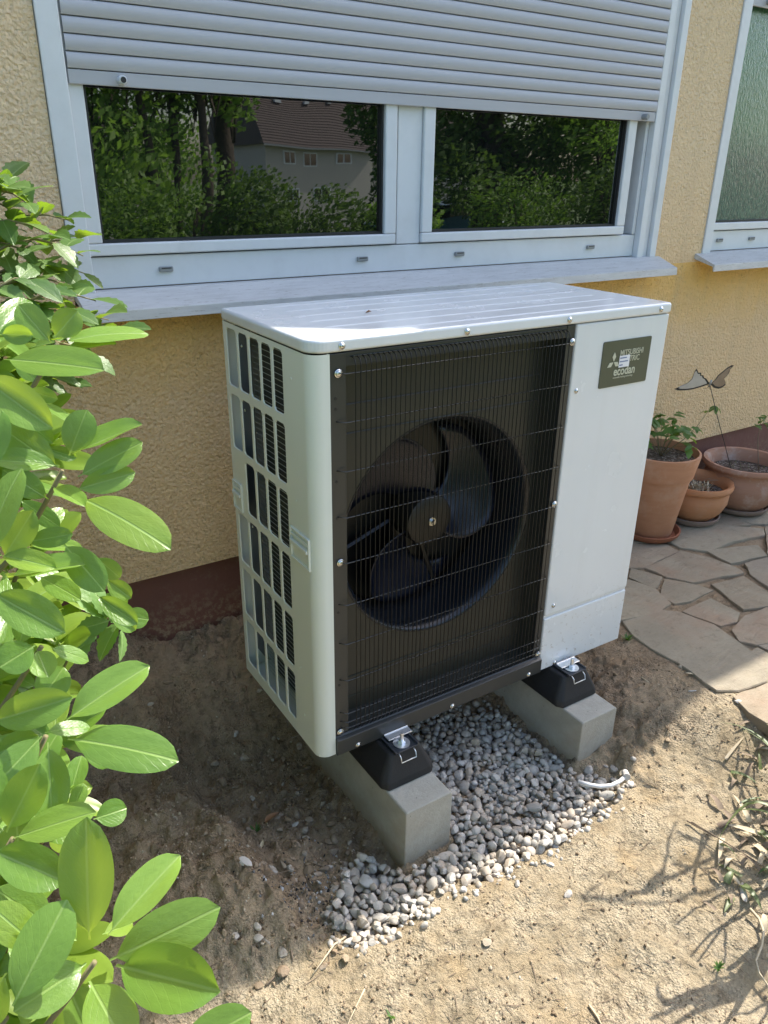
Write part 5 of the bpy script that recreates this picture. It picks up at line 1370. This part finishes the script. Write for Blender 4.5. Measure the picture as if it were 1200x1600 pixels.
tb = [Vector((.03,-.02,0)), Vector((.015, -.01, .08)), Vector((0, 0, .16)), Vector((0, 0, .22)), Vector((-.015, .0, .26))]
s3 = MB().tube(tb, [.0026,.0022,.0018,.0014,.001], 6); s3.tube([tb[2] + Vector((0,0,.04)), Vector((.03, 0, .25)), Vector((.045, 0, .265))], .0009, 5); s3.tube([tb[3], Vector((-.02,0,.222)), Vector((-.04, 0, .225))], .0009, 5)
s3.build('stem', MT['twig'], sd3, smooth=True)
for q in ((-.015,0,.26),(-.03,0,.262),(-.04,0,.225),(-.03,0,.22),(.045,0,.265),(.035,0,.25),(.02,0,.225),(.03,0,.22),(.0,0,.24)):
    for j in range(2): aa = r7.uniform(0, 6.28); put_leaf(sd3, q, (math.cos(aa), math.sin(aa), r7.uniform(-.5, .3)), r7.uniform(.022, .036), .6)
mg = MB()
for k in range(60):
    a = r7.uniform(0, 6.28); rr = r7.uniform(.02, .13); q = Vector((math.cos(a) * rr, math.sin(a) * rr, 0)); mg.add([q, q + Vector((.003, 0, 0)), q + Vector((r7.uniform(-.01,.01), r7.uniform(-.01,.01), r7.uniform(.012,.028)))], [(0,1,2)])
mgo = mg.build('weeds', MT['blade'], recalc=False, loc=(c3_[0], c3_[1], c3_[2] + .172)); tag(mgo, 'sparse weeds sprouting on the soil of the round pot', 'weeds', kind='stuff')
# butterfly on its stake
bt = empty('butterfly_stake', (c3_[0] - .055, c3_[1] + .02, c3_[2] + .172)); tag(bt, 'grey metal butterfly ornament on a thin stake in the round pot', 'garden ornament')
btb = Vector(bt.location)
hz_p = at_y(1109, 600, btb.y + .0); top = Vector(hz_p) - btb
MB().tube([(0,0,-.01), top * .33 + Vector((-.004,0,0)), top * .66 + Vector((-.006,0,0)), top], .0016, 6).build('stake', MT['black'], bt, smooth=True)
def wing(poly, mat, edge, tilt, name='wing'):
    n = len(poly); w_ = MB(); c = Vector((0,0)); 
    def T(p, k=0): # outward tilt about the body
        x, z = p; return (x, -abs(x) * tilt + k, z)
    cen = (sum(p[0] for p in poly) / n, sum(p[1] for p in poly) / n)
    inn = [(cen[0] + (p[0] - cen[0]) * .84, cen[1] + (p[1] - cen[1]) * .84) for p in poly]
    w_.add([T(p) for p in poly] + [T(p) for p in inn], [(i, (i + 1) % n, n + (i + 1) % n, n + i) for i in range(n)], 1)
    w_.add([T(p) for p in inn] + [T(cen)], [(i, (i + 1) % n, n) for i in range(n)], 0)
    o = w_.build(name, [MT[mat], MT['black']], bt, recalc=False, loc=top, rot=(0, 0, R(-52))); so_ = o.modifiers.new('solid', 'SOLIDIFY'); so_.thickness = .0012; return o
K = .0022 * 1.02
lw = [(0,0),(-6,8),(-10,10),(-12,14),(-15,14),(-16,18),(-20,18),(-22,22),(-24,24),(-26,20),(-27,14),(-28,8),(-33,2),(-40,-3),(-46,-7),(-52,-9),(-46,-11),(-36,-11),(-24,-9),(-12,-5)]
K = .0026
wing([(a * K, b * K) for a, b in lw], 'wing', None, .35)
rw = [(0,0),(6,6),(10,14),(16,20),(22,26),(28,30),(31,29),(27,24),(26,18),(23,12),(20,8),(23,3),(24,-2),(20,-6),(14,-8),(7,-6)]
wing([(a * K, b * K) for a, b in rw], 'wingrust', None, -.5)
MB().tube([(.004, -.008, .018), (.001, -.004, .004), (-.002, 0, -.012)], [.003, .005, .003], 8).build('body', MT['wing'], bt, smooth=True, loc=top, rot=(0, 0, R(-52)))
MB().tube([(0,0,-.010), (-.012, -.002, -.020), (-.022, -.002, -.020)], .0008, 4).tube([(.002,0,-.010), (.0, -.002, -.020), (.008, -.002, -.022)], .0008, 4).build('feelers', MT['black'], bt, loc=top, rot=(0, 0, R(-52)))

# ------------------------------------------------------------------ what the windows reflect
def foliage(b_, c, rx, ry, rz, n, size, rg, hollow=.35):
    for _ in range(n):
        v = Vector((rg.gauss(0,1), rg.gauss(0,1), rg.gauss(0,1))).normalized() * (hollow + (1 - hollow) * rg.random() ** .5)
        p = Vector((c[0] + v.x * rx, c[1] + v.y * ry, c[2] + v.z * rz))
        a = Vector((rg.gauss(0,1), rg.gauss(0,1), rg.gauss(0,1))).normalized(); s_ = a.orthogonal().normalized(); t_ = a.cross(s_); z = size * rg.uniform(.6, 1.3)
        b_.add([p - s_ * z * .5, p + t_ * z * .28, p + s_ * z * .5, p - t_ * z * .28], [(0,1,2,3)])
def gfar(x, y): return float(far_z(np.array([x]), np.array([y]))[0])
def tree(x, y, h, tr, crown, mat, label, seed, lean=0, n=2600, size=.15, blobs=16, low=.14):
    rg = random.Random(seed); z0 = gfar(x, y) - .1; e = empty('tree', (x, y, z0)); tag(e, label, 'tree', 'garden trees opposite the house')
    t_ = MB(); top = Vector((lean, 0, h * .75)); t_.tube([(0,0,0), (lean*.3, .1, h*.25), (lean*.6, -.05, h*.5), top], [tr*1.25, tr, tr*.85, tr*.5], 9)
    cs = []
    for k in range(blobs):
        a = rg.uniform(0, 6.28); rr = crown * rg.uniform(.2, .8); zz = h * rg.uniform(low, .95); c = Vector((lean + math.cos(a) * rr, math.sin(a) * rr, zz)); cs.append(c)
        t_.tube([Vector((lean*.6, 0, h * .38 + .25 * zz * .5)), c * .5 + Vector((lean*.3, 0, zz * .15)), c], [tr * .35, tr * .2, tr * .08], 5)
    t_.build('trunk', MT['bark'], e, smooth=True, recalc=False)
    f_ = MB()
    for c in cs: foliage(f_, c, crown * .38, crown * .38, h * .12, int(n * 2.0) // blobs, size, rg)
    f_.build('crown', MT[mat], e, recalc=False)
    return e
tree(3.1, -12.6, 7, .10, 2.6, 'treelight', 'slim light green maple reflected at the left end of the left pane', 1, -.3)
tree(4.0, -12.0, 8, .07, 1.5, 'treelight', 'thinnest maple trunk reflected left of the three others', 2, -.25, low=.42)
tree(4.5, -12.4, 8, .075, 1.6, 'treelight', 'straight slim maple reflected between the thinnest and the leaning trunk', 3, .05, low=.42)
tree(4.85, -11.8, 8, .085, 1.5, 'treelight', 'slim maple reflected just left of the thickest trunk', 31, .1, low=.42)
tree(5.45, -12.6, 9, .17, 1.3, 'treelight', 'thick forked maple reflected in the middle of the left pane', 4, .4, n=2600, low=.36)
tree(4.6, -16.5, 7, .2, 2.4, 'treelight', 'sunlit bushy maple standing behind the row of slim trunks', 41, n=4200)
tree(1.6, -12.0, 7, .15, 3.0, 'treelight', 'bright green tree beyond the left edge of the left pane reflection', 5)
tree(9.7, -13.0, 8, .14, 1.1, 'treedark', 'dark tree reflected at the right end of the left pane', 6, n=3400)
tree(12.3, -12.6, 7, .2, 2.6, 'treedark', 'dense dark tree filling the left of the right pane reflection', 7, n=6200)
tree(15.4, -12.0, 6.5, .2, 2.6, 'treelight', 'tree with sunlit leaves at the right of the right pane reflection', 8, n=5200)
tree(14.0, -15.0, 8, .2, 3.4, 'treedark', 'big dark tree standing behind the others of the right pane reflection', 13, n=6200)
tree(19.5, -13.0, 8, .2, 3.6, 'treelight', 'bright tree reflected in the green textured window', 9, n=4200)
tree(26.0, -14.0, 9, .25, 4.0, 'treelight', 'farther bright tree reflected in the green textured window', 10, n=4200)
tree(-5.0, -12.0, 9, .2, 4.0, 'treelight', 'tree standing beyond the frame to the left of the garden', 12)
def hedge(x, y, rx, rz, mat, label, seed, n=2600):
    rg = random.Random(seed); z0 = gfar(x, y); e = empty('hedge_bush', (x, y, z0)); tag(e, label, 'hedge', 'hedge bushes opposite the house')
    f_ = MB()
    for k in range(7): foliage(f_, (rg.uniform(-rx, rx) * .7, rg.uniform(-.4, .4), rz * rg.uniform(.35, .75)), rx * .45, .6, rz * .4, n // 5, .085, rg)
    f_.build('foliage', MT[mat], e, recalc=False)
    s_ = MB()
    for k in range(4): s_.tube([(rg.uniform(-.1,.1), 0, -.1), (rg.uniform(-rx,rx) * .5, 0, rz * .7)], .02, 5)
    s_.build('stems', MT['bark'], e, recalc=False)
for k, (x, y, rx, rz, m_, lb) in enumerate([
    (1.6, -7.8, 1.0, 1.35, 'hedge', 'light hedge bush reflected low at the left of the left pane'),
    (2.9, -7.6, 1.1, 1.62, 'hedge', 'rounded hedge bush reflected below the slim trunks'),
    (4.2, -7.9, 1.1, 1.45, 'treedark', 'dark hedge bush reflected below the thick trunk'),
    (5.5, -8.0, 1.0, 1.25, 'treedark', 'dark hedge bush reflected below the grey house'),
    (6.35, -7.4, .6, 1.25, 'treelight', 'yellowish bush reflected in the lower right corner of the left pane'),
    (9.4, -8.2, 1.2, 1.6, 'hedge', 'hedge bush reflected in the middle of the right pane'),
    (11.4, -8.0, 1.4, 1.9, 'treedark', 'wide dark bush reflected low in the right pane'),
    (14.4, -8.4, 1.8, 2.0, 'hedge', 'tall hedge bush reflected toward the green window')]):
    hedge(x, y, rx, rz, m_, lb, 40 + k)
def far_house(x0, x1, y0, y1, zb, ze, zr, label, wins):
    e = empty('neighbour_house', (x0, y0, zb)); tag(e, label, 'house', 'neighbouring houses opposite'); o = Vector((x0, y0, zb))
    def hb(mb, n, m_, **k): mb.v = [(v[0]-o.x, v[1]-o.y, v[2]-o.z) for v in mb.v]; return mb.build(n, m_, k.get('p', e))
    hb(MB().box(x0, x1, y1, y0, zb, ze), 'wall', MT['render'])
    ym = (y0 + y1) / 2
    rf = MB(); rf.prism([(y0 + .6, ze), (ym, zr), (y1 - .6, ze)], 'x', x0 - .4, x1 + .4)
    r0 = hb(rf, 'roof', MT['tiles'])
    ns = 34; cz = MB(); L = math.hypot(y0 + .6 - ym, zr - ze)
    for k in range(ns):
        t = k / ns; yy = y0 + .6 + (ym - y0 - .6) * t; zz = ze + (zr - ze) * t
        cz.box(x0 - .42, x1 + .42, yy - .07, yy + .02, zz + .01, zz + .055)
    hb(cz, 'tile_courses', MT['tiles'], p=r0)
    hb(MB().box(x0 - .4, x1 + .4, y0 + .58, y0 + .7, ze - .12, ze + .02), 'gutter', MT['greyplastic'])
    for (a, b, c, d_) in wins:
        wn = hb(MB().box(a, b, y0 + .0, y0 + .05, c, d_), 'window', MT['pvc'])
        hb(MB().box(a + .12, (a + b) / 2 - .05, y0 + .052, y0 + .07, c + .12, d_ - .12).box((a + b) / 2 + .05, b - .12, y0 + .052, y0 + .07, c + .12, d_ - .12), 'glazing', MT['glass'], p=wn)
    for k in range(3):
        xx = x0 + (x1 - x0) * (.25 + .25 * k); yy = ym + (y0 - ym) * .5; zz = ze + (zr - ze) * .5
        hb(MB().box(xx, xx + .5, yy - .1, yy + .5, zz + .05, zz + .35), 'skylight', MT['pvc'], p=r0)
zb = -4.2
far_house(30.8, 41.8, -66, -78, zb, 3.35, 11.0, 'grey rendered house with brown tiled roof reflected in the left pane', [(32.4, 33.6, 1.9, 3.0), (34.6, 36.4, 1.7, 3.0), (38.4, 39.6, 1.9, 3.0), (32.4, 34.0, -1.4, -.2), (36, 38, -1.4, -.2)])
far_house(42.1, 56, -67, -79, zb, 2.3, 9.5, 'lower attached grey house with tiled roof reflected beside the first', [(43.6, 44.8, .6, 1.7), (47.0, 48.6, .6, 1.7), (51, 52.5, .6, 1.7)])
far_house(10, 17, -56, -66, zb, .9, 5.0, 'farther pale house glimpsed between the reflected trunks', [(11, 12.5, -1.2, .2), (13.5, 15, -1.2, .2)])
# unseen bush added at the left to block sky light from the unit side
rg = random.Random(77); skyblk = empty('sky_blocker_bush', (-3.2, -.1, -.3)); tag(skyblk, 'tall dense bush added outside the left edge of the frame to block sky light', 'bush')
f_ = MB()
for k in range(30): foliage(f_, (rg.uniform(-.3, .3), rg.uniform(-2.6, .35), rg.uniform(.4, 2.7)), .5, .7, .6, 260, .14, rg)
f_.build('foliage', MT['hedge'], skyblk, recalc=False)
s_ = MB()
for k in range(5): s_.tube([(rg.uniform(-.1, .1), rg.uniform(-.1, .1), 0), (rg.uniform(-.3, .3), rg.uniform(-.8, .4), 2.0)], .02, 6)
s_.build('stems', MT['bark'], skyblk, recalc=False)
# parked car reflected at the lower left of the right pane
cx0, cy0 = 14.2, -17.5; cz0 = gfar(cx0, cy0)
car = empty('parked_car', (cx0, cy0, cz0), R(10)); tag(car, 'teal blue parked car glimpsed in the right pane reflection', 'car')
prof = [(-2.0, .35), (-2.05, .75), (-1.95, .95), (-1.2, 1.02), (-.6, 1.42), (.7, 1.46), (1.4, 1.08), (1.95, .92), (2.05, .6), (2.0, .35)]
MB().prism(prof, 'y', -.85, .85).build('body', MT['car'], car, bevel=.06, seg=3)
MB().prism([(-1.05, 1.03), (-.56, 1.38), (.66, 1.41), (1.28, 1.06)], 'y', .853, .862).build('side_window', MT['glass'], car)
for wx in (-1.3, 1.3):
    for wy in (-.78, .78):
        MB().lathe([(0, -.1), (.32, -.1), (.34, 0), (.32, .1), (0, .1)], (wx, wy, .33), 20, 'y').build('wheel', MT['rubber'], car)
